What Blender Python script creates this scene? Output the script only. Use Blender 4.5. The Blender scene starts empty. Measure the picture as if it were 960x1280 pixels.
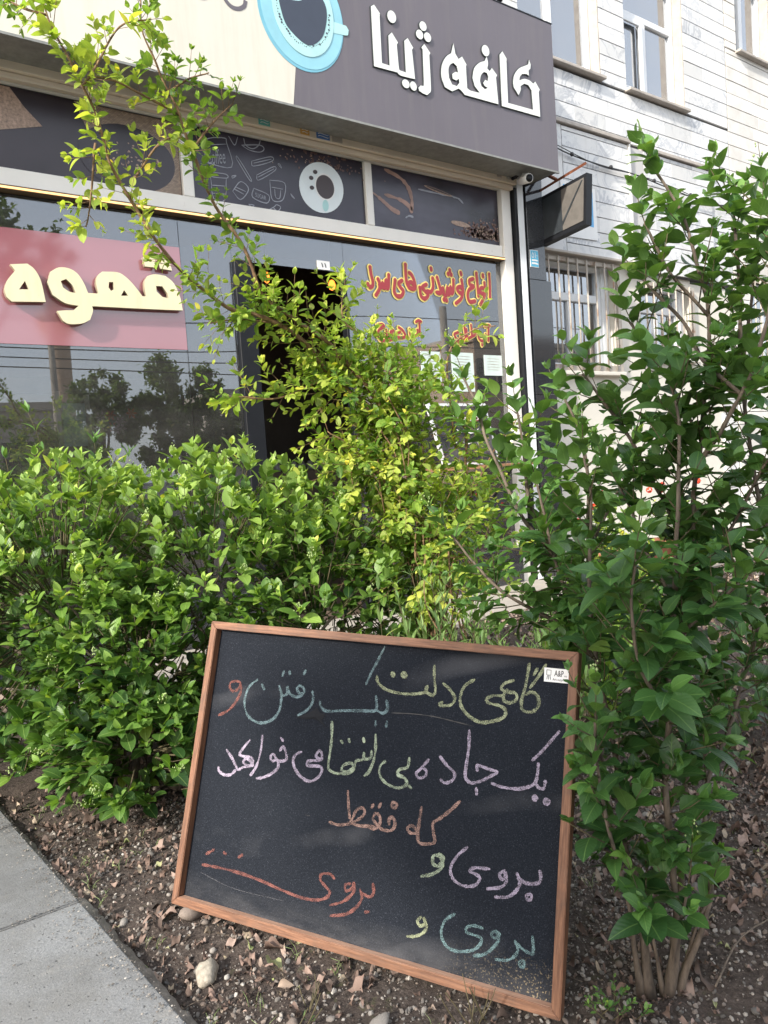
import bpy, bmesh, math, random
import numpy as np
from mathutils import Vector, Matrix, noise as mnoise

scene = bpy.context.scene
COL = scene.collection
R_ = math.radians

# ------------------------------------------------------------ camera
cam_d = bpy.data.cameras.new('camera')
cam_d.sensor_fit = 'HORIZONTAL'; cam_d.sensor_width = 36.0
cam_d.lens = 36.0 * 950.0 / 960.0
cam_d.clip_start = 0.05; cam_d.clip_end = 2000
cam = bpy.data.objects.new('camera', cam_d); COL.objects.link(cam)
CAM = Vector((0, 0, 1.05))
CX = Vector((0.80804, -0.58527, -0.06701)); CDN = Vector((-0.09018, -0.01048, -0.99587)); CF = Vector((0.58216, 0.81074, -0.06125))
CF.normalize(); CX = (CX - CF * CX.dot(CF)).normalized(); CU = CX.cross(CF)
cam.matrix_world = Matrix(((CX.x, CU.x, -CF.x, CAM.x), (CX.y, CU.y, -CF.y, CAM.y), (CX.z, CU.z, -CF.z, CAM.z), (0, 0, 0, 1)))
scene.camera = cam

# ------------------------------------------------------------ sky, sun, exposure
SUN_DIR = Vector((-0.86, -0.26, 0.52)).normalized()          # towards the sun
elev = math.asin(SUN_DIR.z); azim = math.atan2(SUN_DIR.x, SUN_DIR.y)
world = bpy.data.worlds.new('World'); scene.world = world; world.use_nodes = True
wn = world.node_tree.nodes; wl = world.node_tree.links
bg = wn['Background']; sky = wn.new('ShaderNodeTexSky'); sky.sky_type = 'NISHITA'; sky.sun_disc = False
sky.sun_elevation = elev; sky.sun_rotation = azim; sky.air_density = 1.0; sky.dust_density = 3.0; sky.ozone_density = 1.0
# thin bright veil of cloud over the whole sky
veil = wn.new('ShaderNodeMix'); veil.data_type = 'RGBA'; veil.inputs[0].default_value = .62; veil.inputs[7].default_value = (5.4, 5.65, 5.9, 1)
wl.new(sky.outputs[0], veil.inputs[6]); wl.new(veil.outputs[2], bg.inputs[0]); bg.inputs[1].default_value = 0.13
sd = bpy.data.lights.new('sun', 'SUN'); sd.energy = 2.4; sd.angle = R_(2.0); sd.color = (1.0, 0.94, 0.84)
sun = bpy.data.objects.new('sun', sd); COL.objects.link(sun)
sun.rotation_euler = SUN_DIR.to_track_quat('Z', 'Y').to_euler(); sun.location = (-4, -2, 6)
scene.view_settings.view_transform = 'Standard'; scene.view_settings.look = 'None'
scene.view_settings.exposure = 1.48; scene.view_settings.gamma = 1.0
scene.render.engine = 'CYCLES'
scene.cycles.max_bounces = 8; scene.cycles.transparent_max_bounces = 12
scene.render.resolution_x = 768; scene.render.resolution_y = 1024

# ------------------------------------------------------------ traced outlines (metres, in the plane of each surface)
BOARD = {'O':(0.7579,1.85,0.6791),'U':(0.4608,-0.8868,-0.0353),'V':(-0.2832,-0.1092,-0.9528),'N':(-0.8411,-0.4491,0.3014),'w':0.9405,'h':0.6778}
CHALK = (('red',((0.0863,0.1425),(0.0716,0.1482),(0.0713,0.1617),(0.084,0.1684),(0.0963,0.1617),(0.1011,0.1463),(0.0863,0.1425))),('red',((0.1011,0.1463),(0.1058,0.1661),(0.0975,0.1882),(0.0813,0.2112),(0.0632,0.2239),(0.0474,0.2311))),('blue',((0.1515,0.1333),(0.1311,0.1501),(0.122,0.1749),(0.1237,0.201),(0.138,0.2229),(0.1646,0.2336),(0.1901,0.232),(0.2136,0.2189),(0.2264,0.1995),(0.2283,0.1788),(0.2264,0.1584),(0.2174,0.1412))),('blue',((0.2201,0.1461),(0.2301,0.1621),(0.2421,0.1577),(0.2415,0.1413),(0.2513,0.1567),(0.2677,0.1621),(0.2826,0.1584),(0.2905,0.1489),(0.2872,0.1391),(0.2761,0.1351),(0.2699,0.1435),(0.2787,0.1527),(0.2905,0.1489))),('blue',((0.1661,0.1428),(0.1758,0.1544))),('blue',((0.2266,0.1054),(0.2233,0.1172))),('blue',((0.2422,0.1039),(0.2445,0.111))),('blue',((0.288,0.097),(0.2832,0.1072))),('blue',((0.313,0.144),(0.3175,0.1587),(0.3154,0.174),(0.3025,0.1906),(0.2801,0.2043))),('blue',((0.3365,0.1656),(0.343,0.1783),(0.3588,0.185),(0.4019,0.1789),(0.4471,0.1736),(0.4831,0.1694),(0.4872,0.1569),(0.4831,0.1366))),('blue',((0.4884,0.1678),(0.5055,0.1725),(0.5152,0.1609),(0.5105,0.1432))),('blue',((0.4884,0.1918),(0.4895,0.2012))),('blue',((0.5166,0.1883),(0.5159,0.2012))),('blue',((0.4927,0.0244),(0.4785,0.0577),(0.4649,0.0861),(0.4545,0.1132))),('purple',((0.1874,0.263),(0.1881,0.2909),(0.1858,0.3165),(0.1788,0.3402),(0.1671,0.3585))),('purple',((0.2423,0.291),(0.2512,0.2797),(0.2639,0.3028),(0.2561,0.3124),(0.2376,0.3131),(0.2263,0.3007),(0.2185,0.3068),(0.2239,0.317),(0.2376,0.3131),(0.2431,0.3282),(0.2271,0.3454),(0.2039,0.3579),(0.1857,0.3627))),('purple',((0.2403,0.2612),(0.2487,0.2676))),('purple',((0.1524,0.2779),(0.139,0.2951),(0.1272,0.3146),(0.1396,0.318),(0.1622,0.3173),(0.1693,0.329),(0.1573,0.3383),(0.1421,0.3329),(0.1499,0.3216),(0.1713,0.3337),(0.1438,0.3428),(0.1288,0.3511),(0.1193,0.3413),(0.1046,0.3255),(0.0866,0.31))),('purple',((0.1214,0.3537),(0.1084,0.3659),(0.089,0.3688),(0.0731,0.3625),(0.0695,0.3538))),('purple',((0.3573,0.2958),(0.3434,0.2891),(0.3505,0.2759),(0.3584,0.2821),(0.3573,0.2958),(0.336,0.2999),(0.3235,0.3036),(0.3229,0.3125),(0.3435,0.3109),(0.36,0.3109),(0.3627,0.3225),(0.3503,0.3388),(0.3308,0.3467),(0.3057,0.3384),(0.2881,0.3215),(0.2826,0.3051),(0.2898,0.2918),(0.3028,0.285))),('green',((0.3752,0.2067),(0.3797,0.2403),(0.3795,0.2743),(0.3794,0.3081),(0.394,0.3178),(0.4195,0.3164),(0.4386,0.3111),(0.4466,0.2981),(0.4361,0.2912),(0.4199,0.2973),(0.414,0.3087),(0.4274,0.3114),(0.4455,0.2983),(0.4494,0.2845),(0.4654,0.2789),(0.4676,0.2644),(0.4707,0.2767),(0.4847,0.2728),(0.4861,0.2571))),('green',((0.4047,0.2458),(0.41,0.2508))),('green',((0.4245,0.2393),(0.4277,0.2461))),('green',((0.4615,0.2325),(0.4648,0.2411))),('green',((0.4918,0.2209),(0.495,0.2488),(0.4937,0.2748),(0.4848,0.3019),(0.474,0.3128))),('green',((0.58,0.2591),(0.5772,0.2791),(0.5586,0.2871),(0.5561,0.298),(0.5737,0.3033),(0.578,0.3157),(0.5579,0.3257),(0.5297,0.3206),(0.5112,0.3048),(0.5115,0.2861),(0.5226,0.2737))),('green',((0.5842,0.3173),(0.5912,0.3214))),('purple',((0.6257,0.2562),(0.61,0.2768),(0.5993,0.2889),(0.6061,0.2972),(0.6203,0.2919),(0.6221,0.2802),(0.6115,0.274))),('purple',((0.6511,0.2458),(0.667,0.2607),(0.6872,0.2756),(0.684,0.2904),(0.6675,0.2981),(0.6567,0.2931))),('purple',((0.7134,0.1834),(0.7148,0.2204),(0.7122,0.2566),(0.7125,0.2794),(0.7261,0.2889),(0.7477,0.2816),(0.7686,0.2684),(0.7814,0.2589),(0.7649,0.2564),(0.7454,0.2527),(0.7359,0.2521),(0.7379,0.2629))),('purple',((0.7379,0.2971),(0.7401,0.3103))),('purple',((0.7708,0.283),(0.7942,0.2867),(0.826,0.2851),(0.8515,0.2762),(0.8623,0.2663),(0.8655,0.2512),(0.8662,0.2291))),('purple',((0.8623,0.2663),(0.8696,0.2762),(0.8798,0.2756),(0.8825,0.2607))),('purple',((0.9053,0.1609),(0.8896,0.1816),(0.8729,0.2036),(0.8535,0.225))),('purple',((0.8591,0.2973),(0.8619,0.2929),(0.8672,0.2959),(0.8635,0.3014),(0.8591,0.2973))),('purple',((0.8818,0.3007),(0.8856,0.2958),(0.8929,0.2984),(0.8882,0.3049),(0.8818,0.3007))),('lime',((0.8346,0.031),(0.832,0.0572),(0.8284,0.0833),(0.8226,0.1096),(0.8259,0.127),(0.8447,0.1299),(0.8596,0.1155),(0.8558,0.0957),(0.8421,0.0895),(0.8319,0.0958))),('lime',((0.8702,0.0304),(0.8583,0.052),(0.8389,0.0812))),('lime',((0.8523,0.0398),(0.8457,0.0543))),('lime',((0.8031,0.0694),(0.7845,0.0775),(0.777,0.0887),(0.7912,0.095),(0.8075,0.0948),(0.8126,0.1055),(0.8009,0.1161),(0.786,0.1137),(0.7834,0.101),(0.7908,0.0898))),('lime',((0.7852,0.1034),(0.7589,0.1063),(0.7457,0.1155),(0.7546,0.1224),(0.7769,0.125),(0.7896,0.1328),(0.7868,0.147),(0.7629,0.1586),(0.7355,0.1635),(0.7092,0.1537),(0.6904,0.1349),(0.6869,0.1141),(0.6954,0.0919),(0.7159,0.0765))),('lime',((0.6445,0.0918),(0.6615,0.1035),(0.6747,0.1208),(0.6672,0.1349),(0.65,0.1395),(0.6393,0.1381),(0.6464,0.1319))),('lime',((0.6201,0.055),(0.6227,0.0831),(0.6274,0.1071),(0.6227,0.12),(0.6058,0.1132),(0.6076,0.101))),('lime',((0.6089,0.1145),(0.5732,0.1227),(0.5361,0.1239),(0.5039,0.1185),(0.4844,0.1053),(0.4803,0.0916))),('lime',((0.5161,0.0853),(0.5201,0.081),(0.5244,0.0856),(0.5184,0.089))),('lime',((0.5417,0.0828),(0.5474,0.0778),(0.5542,0.0827),(0.5485,0.0877),(0.5417,0.0834))),('orange',((0.4366,0.3513),(0.4414,0.3796),(0.448,0.4083))),('orange',((0.3975,0.4247),(0.4233,0.4266),(0.4522,0.4175),(0.4742,0.4038),(0.4843,0.3897),(0.4774,0.381),(0.4634,0.3883),(0.4565,0.4044),(0.4532,0.4163),(0.4761,0.4191),(0.5105,0.414))),('orange',((0.4941,0.416),(0.5101,0.4194),(0.523,0.4083),(0.5225,0.3927),(0.5125,0.3866),(0.5058,0.3983),(0.517,0.4093),(0.5314,0.4171),(0.5525,0.4149),(0.5601,0.4017),(0.5538,0.3883),(0.5441,0.3942),(0.547,0.404))),('orange',((0.4996,0.3773),(0.5036,0.3692))),('orange',((0.5173,0.3743),(0.5217,0.3641))),('orange',((0.5469,0.3641),(0.5516,0.357),(0.5604,0.3597),(0.5564,0.3677),(0.5478,0.367))),('orange',((0.7044,0.3296),(0.6839,0.3522),(0.6628,0.3709),(0.6479,0.3836),(0.6515,0.403),(0.6548,0.4199),(0.6366,0.4273),(0.6191,0.4265),(0.6154,0.4071),(0.6166,0.384),(0.619,0.3556))),('orange',((0.6154,0.4071),(0.6014,0.3969),(0.5903,0.404),(0.5982,0.4117),(0.6145,0.4097))),('purple',((0.7285,0.4159),(0.7082,0.4369),(0.695,0.4638),(0.704,0.4838),(0.7266,0.4912),(0.7505,0.4852),(0.76,0.4699),(0.7515,0.4645),(0.7376,0.4601),(0.7478,0.4523),(0.7787,0.4485))),('purple',((0.8085,0.4459),(0.8002,0.4546),(0.8071,0.4626),(0.8131,0.452),(0.8085,0.4459),(0.8163,0.4607),(0.8056,0.477),(0.7763,0.4865))),('purple',((0.8359,0.445),(0.8431,0.4599),(0.8366,0.4775),(0.8197,0.4927),(0.7941,0.4982))),('purple',((0.8376,0.454),(0.8583,0.4591),(0.8806,0.4535),(0.8839,0.4422),(0.8817,0.4311))),('purple',((0.8575,0.486),(0.8597,0.48),(0.8671,0.4784),(0.8676,0.4857),(0.8623,0.4895),(0.8581,0.4868))),('green',((0.6697,0.4443),(0.6557,0.447),(0.6554,0.4619),(0.6687,0.4642),(0.6773,0.4478),(0.6666,0.4424),(0.6777,0.4575),(0.6721,0.4709),(0.6536,0.4844),(0.6315,0.4923))),('teal',((0.7124,0.5476),(0.6921,0.5655),(0.6861,0.5906),(0.699,0.6111),(0.7238,0.6154),(0.7551,0.606),(0.7698,0.5919),(0.7715,0.58),(0.7528,0.5774),(0.7393,0.5759),(0.7411,0.5661),(0.7567,0.5602),(0.7737,0.561))),('teal',((0.7987,0.5598),(0.7916,0.5684),(0.7997,0.5733),(0.8084,0.5644),(0.7998,0.5605),(0.8075,0.5738),(0.796,0.5925),(0.779,0.608),(0.7585,0.6153))),('teal',((0.8403,0.5683),(0.8474,0.5825),(0.8422,0.5949),(0.8278,0.6065),(0.8036,0.6111))),('teal',((0.8441,0.572),(0.8613,0.5813),(0.8772,0.5811),(0.8744,0.5522))),('teal',((0.8511,0.6071),(0.8537,0.602),(0.8606,0.6012),(0.8611,0.6073),(0.8564,0.612),(0.8511,0.608))),('lime',((0.6392,0.5702),(0.6316,0.5792),(0.6381,0.5873),(0.6488,0.581),(0.6443,0.57),(0.6533,0.5862),(0.6451,0.6001),(0.629,0.6096),(0.6111,0.6138))),('red',((0.4259,0.5388),(0.413,0.5318),(0.3925,0.5369),(0.3911,0.5494),(0.4045,0.5588),(0.4178,0.5681),(0.4106,0.5816),(0.3848,0.592),(0.3483,0.595),(0.2974,0.5911),(0.2311,0.5824),(0.1632,0.5783),(0.1148,0.5787),(0.0608,0.582))),('red',((0.4676,0.5408),(0.4548,0.5459),(0.458,0.5572),(0.4717,0.5495),(0.4748,0.5369),(0.4765,0.5556),(0.4549,0.5793),(0.4214,0.5951))),('red',((0.4917,0.5477),(0.4982,0.5628),(0.4875,0.584),(0.4638,0.6033),(0.4254,0.6157))),('red',((0.4971,0.5536),(0.5159,0.5576),(0.5248,0.5468),(0.5211,0.5297))),('red',((0.5083,0.5897),(0.5176,0.5867))),('red',((0.0683,0.5567),(0.0905,0.5418))),('red',((0.119,0.5432),(0.1271,0.5453))),('red',((0.1631,0.5462),(0.174,0.5378))))
TEAR = ((0.2758,0.2088),(0.3036,0.198),(0.3204,0.1885),(0.3312,0.1797),(0.3418,0.1909),(0.3567,0.1916),(0.353,0.1995),(0.347,0.2077),(0.3658,0.224),(0.3382,0.2087),(0.3229,0.2061),(0.3054,0.2103))
CRACK = ((0.5253,0.1692),(0.5776,0.1652),(0.6258,0.1648),(0.6673,0.1683),(0.7222,0.174))
STICKER = ((0.8669,0.0363),(0.921,0.0363),(0.9225,0.0644),(0.8676,0.0649))
SIGN = (('p',((3.1041,4.0275),(3.1305,4.0456),(3.1801,3.9964),(3.1704,3.9804),(3.1644,3.6844),(3.2274,3.6838),(3.2332,3.8779),(3.2631,3.9059),(3.3107,3.8526),(3.2989,3.8361),(3.3044,3.6917),(3.3134,3.6735),(3.3626,3.6717),(3.3656,3.8791),(3.3961,3.9047),(3.44,3.852),(3.4278,3.8352),(3.4392,3.646),(3.3282,3.6404),(3.2972,3.6466),(3.2908,3.6546),(3.0974,3.6482))),('e',((3.2716,4.0086),(3.3083,4.0135),(3.2697,4.0482))),('e',((3.3564,3.5966),(3.3886,3.5986),(3.3552,3.625))),('e',((3.4207,3.5963),(3.4497,3.5974),(3.4196,3.6263))),('p',((3.5124,3.8733),(3.5406,3.904),(3.5902,3.8557),(3.5796,3.8391),(3.5769,3.625),(3.5683,3.5881),(3.5384,3.5633),(3.5018,3.5663),(3.4697,3.5757),(3.464,3.5952),(3.4839,3.6149),(3.5096,3.6166),(3.5157,3.6458),(3.5225,3.8621))),('e',((3.5047,3.9567),(3.536,3.9595),(3.5036,3.9881))),('e',((3.5744,3.9572),(3.6062,3.96),(3.5733,3.9888))),('e',((3.5392,4.0211),(3.5707,4.0241),(3.5381,4.0525))),('p',((4.2656,4.0141),(4.2962,4.0472),(4.3422,4.0002),(4.3343,3.9831),(4.3276,3.6824),(4.5973,3.6894),(4.5903,3.8325),(4.5585,3.864),(4.5131,3.8643),(4.4727,3.8366),(4.4702,3.8054),(4.4445,3.7644),(4.3972,3.8118),(4.3936,3.849),(4.4114,3.9064),(4.465,3.9649),(4.5354,4.0019),(4.571,4.0214),(4.5808,4.0577),(4.5967,4.0276),(4.5918,3.9955),(4.5696,3.9747),(4.5711,3.9365),(4.542,3.9419),(4.4959,3.931),(4.4714,3.9053),(4.4625,3.8772),(4.516,3.9004),(4.573,3.9029),(4.613,3.8874),(4.6378,3.9086),(4.685,3.8585),(4.6719,3.8399),(4.6733,3.6521),(4.2595,3.6451))),('h',((3.8114,3.9784),(3.8234,3.9102),(3.8505,3.8812),(3.8862,3.9073),(3.9279,3.857),(3.9185,3.8403),(3.9187,3.6956),(3.9542,3.6862),(4.0401,3.6908),(3.994,3.7273),(3.9761,3.7815),(3.998,3.8523),(4.0534,3.9052),(4.107,3.9301),(4.1309,3.9685),(4.1419,3.9239),(4.1303,3.8842),(4.1544,3.8707),(4.1777,3.8986),(4.2275,3.8599),(4.2151,3.8375),(4.2256,3.6499),(3.8905,3.6429),(3.8567,3.6671),(3.8335,3.6734),(3.7722,3.6409),(3.7058,3.6544),(3.6786,3.7188),(3.689,3.7989),(3.7327,3.8661),(3.784,3.9045),(3.7965,3.939)),((3.7984,3.8426),(3.8303,3.8261),(3.8387,3.7851),(3.8131,3.7833),(3.7821,3.7617),(3.7833,3.7291),(3.8182,3.7258),(3.8432,3.7431),(3.8448,3.7148),(3.819,3.6873),(3.7761,3.6889),(3.7503,3.7285),(3.7492,3.7851),(3.7675,3.8208)),((4.0943,3.8505),(4.0629,3.8195),(4.0491,3.7766),(4.0608,3.7425),(4.0948,3.7282),(4.1233,3.745),(4.0945,3.7503),(4.0795,3.7689),(4.1024,3.7963),(4.1273,3.7947),(4.1361,3.8264),(4.1234,3.85))),('e',((4.1237,4.0079),(4.1616,4.0116),(4.1227,4.0474))))
CAFE = (((2.1973,3.8011),(2.1857,3.7702),(2.1502,3.7453),(2.106,3.7425),(2.0747,3.7578),(2.061,3.7878)),((1.9831,3.7505),(1.9661,3.7369),(1.9502,3.7352),(1.9403,3.7418)))
QAHVE = ((((0.8642,2.2462),(0.9495,2.2578),(0.9837,2.2299),(1.0101,2.1708),(1.0248,2.0596),(0.854,2.05),(0.8307,2.0736),(0.8239,2.1114),(0.8436,2.1622),(0.8859,2.2153)),((0.9288,2.1639),(0.9437,2.1207),(0.8957,2.117))),(((1.0418,2.1679),(1.063,2.226),(1.1087,2.2529),(1.1634,2.2524),(1.2057,2.2276),(1.2351,2.1783),(1.2531,2.1253),(1.3104,2.1261),(1.3016,2.1838),(1.3133,2.2256),(1.341,2.2515),(1.427,2.2558),(1.4728,2.2338),(1.5173,2.1897),(1.5612,2.1304),(1.5822,2.1308),(1.5775,2.1764),(1.5812,2.2191),(1.6026,2.2512),(1.6475,2.2649),(1.7104,2.2608),(1.7585,2.2217),(1.7907,2.1435),(1.8008,2.0631),(1.5796,2.0578),(1.2696,2.0532),(1.2705,2.0241),(1.2514,1.9763),(1.2041,1.9528),(1.1366,1.947),(1.105,1.9624),(1.079,2.0145),(1.121,2.0205),(1.1655,2.0233),(1.1958,2.0506),(1.1246,2.0607),(1.0629,2.1018)),((1.1131,2.1795),(1.1417,2.1933),(1.1721,2.1616),(1.1851,2.1201),(1.1523,2.1256),(1.1211,2.146)),((1.3746,2.1957),(1.3983,2.1977),(1.3982,2.1563),(1.3821,2.1468),(1.3696,2.1659)),((1.4566,2.1573),(1.4779,2.1267),(1.4369,2.1237)),((1.6479,2.1967),(1.6858,2.1973),(1.7142,2.1565),(1.7157,2.1294),(1.6805,2.1355),(1.6488,2.1638))),(((1.5847,2.3583),(1.6557,2.3595),(1.6572,2.3048),(1.5911,2.3046)),),(((1.6709,2.361),(1.7384,2.3617),(1.7545,2.2955),(1.6822,2.3011)),))
WORDS = (('sard',((3.2162,2.4761),(3.4062,2.2669))),('hay',((3.4511,2.5168),(3.6498,2.2847))),('nushidani',((3.6965,2.5226),(4.136,2.2621))),('anva',((4.18,2.5436),(4.4221,2.2748))),('havij',((3.267,2.067),(3.5143,1.9397))),('ab1',((3.5436,2.1061),(3.6745,2.0018))),('talebi',((3.9794,2.0818),(4.2259,1.9475))),('ab2',((4.2627,2.1133),(4.3808,1.9465))))
DOODLE = (((2.0354,2.9917),(2.0521,3.1095),(2.0815,3.1453),(2.1833,3.1648),(2.1944,3.1362),(2.2162,2.9921),(2.0354,2.9917)),((2.0444,3.096),(2.187,3.1287)),((2.2981,3.1432),(2.3523,3.1219),(2.4234,3.1222),(2.4572,3.1473),(2.4272,3.1671),(2.2981,3.1432)),((2.316,3.1901),(2.3264,3.1484),(2.3746,3.1348),(2.42,3.1658),(2.4384,3.2135)),((2.2517,3.054),(2.2634,3.0623),(2.3442,2.9447),(2.3334,2.9342),(2.2517,3.054)),((2.3606,3.0543),(2.5017,3.107),(2.5097,3.0803),(2.3723,3.0249),(2.3606,3.0543)),((2.3739,3.0441),(2.5049,3.0922)),((2.3891,2.9709),(2.5185,3.046),(2.5238,3.0212),(2.4008,2.9412),(2.3891,2.9709)),((2.3981,2.9597),(2.5204,3.0335)),((2.0635,2.9358),(2.1709,2.9413),(2.1757,2.9175),(2.0613,2.9112),(2.0635,2.9358)),((2.0675,2.9061),(2.0765,2.7794),(2.1502,2.7779),(2.1729,2.917)),((2.0673,2.8573),(2.1686,2.867)),((2.0724,2.8093),(2.1602,2.8164)),((2.2102,2.8425),(2.2713,2.9117),(2.3239,2.8723),(2.2616,2.7978),(2.2102,2.8425)),((2.2252,2.8572),(2.2857,2.8352)),((2.236,2.8713),(2.3013,2.8538)),((2.3603,2.8842),(2.4658,2.8557),(2.4466,2.8018),(2.3482,2.8256),(2.3603,2.8842)),((2.4814,2.9541),(2.5922,2.9524),(2.5762,2.8528),(2.5292,2.8239),(2.4863,2.8396),(2.4814,2.9541)),((2.4924,2.911),(2.5737,2.9107)),((2.5136,2.9014),(2.5166,2.8505),(2.5461,2.8483),(2.558,2.9018)),((2.4349,2.749),(2.4962,2.7832),(2.5199,2.802),(2.5486,2.7905),(2.5238,2.7613),(2.4956,2.7767)),((2.5499,3.068),(2.5778,3.047),(2.5649,3.0706),(2.5499,3.068)),((2.6321,2.891),(2.66,2.8611),(2.6383,2.8749),(2.6321,2.891)),((2.3158,2.7768),(2.3539,2.7759),(2.3358,2.7632),(2.3158,2.7768)),((2.2113,2.9356),(2.2423,2.9444),(2.2172,2.9242),(2.2113,2.9356)),((2.212,3.1826),(2.2489,3.134),(2.2742,3.1883)))
COFFEEW = ((2.0527,2.9947),(2.1775,3.0962))
SUGARW = ((2.3682,2.8602),(2.4444,2.827))
CUP = ((2.8797,2.9683),(3.0543,2.9912),(2.8945,3.1446),(2.8651,2.7946))
CUPIN = ((2.8958,2.9695),(2.9803,2.9731),(2.9036,3.0619),(2.8881,2.8784))
CUPH = ((2.912,2.8751),(2.9337,2.8445),(2.901,2.8022))
RP = (((3.4339,3.1822),(3.5674,3.1447),(3.6399,3.084),(3.6646,3.0028),(3.6618,2.9295)),((3.419,3.0025),(3.5543,2.9868),(3.6367,2.9503),(3.657,2.9106)),((3.3151,2.9987),(3.3999,2.9524),(3.4715,2.9092),(3.5385,2.8884)),((3.7351,3.0889),(3.8971,3.0864),(4.0784,3.0859)),((4.0781,3.0821),(4.1327,3.0775),(4.1791,3.0497)),((3.5983,2.8627),(3.6309,2.8792),(3.6668,2.8755)))
RPB = ((4.0601,2.82),(4.5017,2.7547),(4.5167,2.9421),(4.2266,2.9434))
PRIVET_A = (((1.214,0.901,0.009),(1.211,0.917,0.193),(1.218,0.941,0.253),(1.239,0.975,0.421),(1.269,1.026,0.562),(1.304,1.074,0.713),(1.358,1.106,0.841),(1.403,1.145,0.97),(1.441,1.187,1.061)),((1.243,0.88,0.002),(1.251,0.859,0.131),(1.272,0.885,0.356),(1.295,0.884,0.566),(1.347,0.889,0.804),(1.344,0.876,0.919),(1.359,0.876,1.077),(1.354,0.889,1.189)),((1.261,0.868,0.016),(1.311,0.839,0.115),(1.349,0.842,0.181),(1.377,0.87,0.328),(1.466,0.874,0.419),(1.559,0.878,0.535),(1.657,0.88,0.676),(1.705,0.861,0.888),(1.797,0.878,1.175)),((1.266,0.887,-0.008),(1.365,0.926,0.14),(1.453,0.948,0.456),(1.447,0.917,0.809),(1.426,0.884,0.995),(1.442,0.841,1.072),(1.463,0.807,1.143),(1.493,0.79,1.209),(1.521,0.777,1.302),(1.541,0.773,1.443),(1.536,0.781,1.503)),((1.454,0.901,0.994),(1.499,0.904,1.143),(1.521,0.902,1.317),(1.503,0.928,1.501),(1.476,0.954,1.584),(1.456,0.972,1.633)),((1.463,0.807,1.143),(1.457,0.879,1.221),(1.48,0.93,1.303),(1.441,0.962,1.364),(1.411,0.987,1.412)),((1.2,0.912,0.021),(1.178,0.915,0.184),(1.134,0.92,0.326),(1.107,0.913,0.461),(1.079,0.891,0.565)),((1.447,0.917,0.809),(1.416,0.975,0.964),(1.397,1.035,1.088),(1.359,1.069,1.17),(1.335,1.089,1.219)),((1.488,0.905,1.042),(1.49,0.975,1.185),(1.457,1.004,1.258),(1.426,1.033,1.33)),((1.463,0.902,0.774),(1.489,0.833,0.908),(1.497,0.773,1.011)),((1.512,0.834,1.146),(1.577,0.863,1.339),(1.582,0.872,1.508),(1.574,0.883,1.576)),((1.293,0.882,0.513),(1.187,0.869,0.649),(1.168,0.867,0.759),(1.165,0.851,0.849)),((1.317,0.876,0.669),(1.305,0.792,0.744),(1.314,0.74,0.793)),((1.521,0.902,1.317),(1.466,0.948,1.407),(1.438,0.973,1.486),(1.429,0.983,1.52)),((1.639,0.84,0.789),(1.668,0.893,0.963),(1.666,0.911,1.178),(1.698,0.902,1.373),(1.727,0.893,1.532)),((1.248,0.877,0.013),(1.238,0.853,0.091),(1.238,0.834,0.164),(1.243,0.822,0.222)),((1.235,0.886,0.014),(1.194,0.875,0.131),(1.165,0.877,0.206)),((1.276,0.881,0.011),(1.299,0.847,0.1),(1.328,0.831,0.161)),((1.323,0.877,0.732),(1.33,0.941,0.839),(1.353,0.992,0.918),(1.332,1.013,0.988)))
PRIVET_B = (((1.498,1.187,-0.041),(1.493,1.206,0.181),(1.493,1.227,0.442),(1.517,1.288,0.674),(1.512,1.363,0.795),(1.453,1.413,0.905),(1.407,1.457,1.057),(1.412,1.527,1.211),(1.397,1.543,1.277)),((1.493,1.227,0.442),(1.536,1.273,0.652),(1.588,1.307,0.788),(1.605,1.309,0.977),(1.596,1.326,1.126),(1.574,1.348,1.201)),((1.512,1.363,0.795),(1.474,1.401,0.946),(1.477,1.408,1.072),(1.469,1.422,1.178)),((1.522,1.278,0.591),(1.457,1.353,0.635),(1.4,1.435,0.698),(1.373,1.523,0.781),(1.327,1.561,0.861)),((1.536,1.266,0.569),(1.447,1.282,0.746),(1.429,1.307,0.908),(1.423,1.317,0.989)),((1.588,1.307,0.788),(1.661,1.265,0.93),(1.703,1.242,1.011)))
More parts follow.
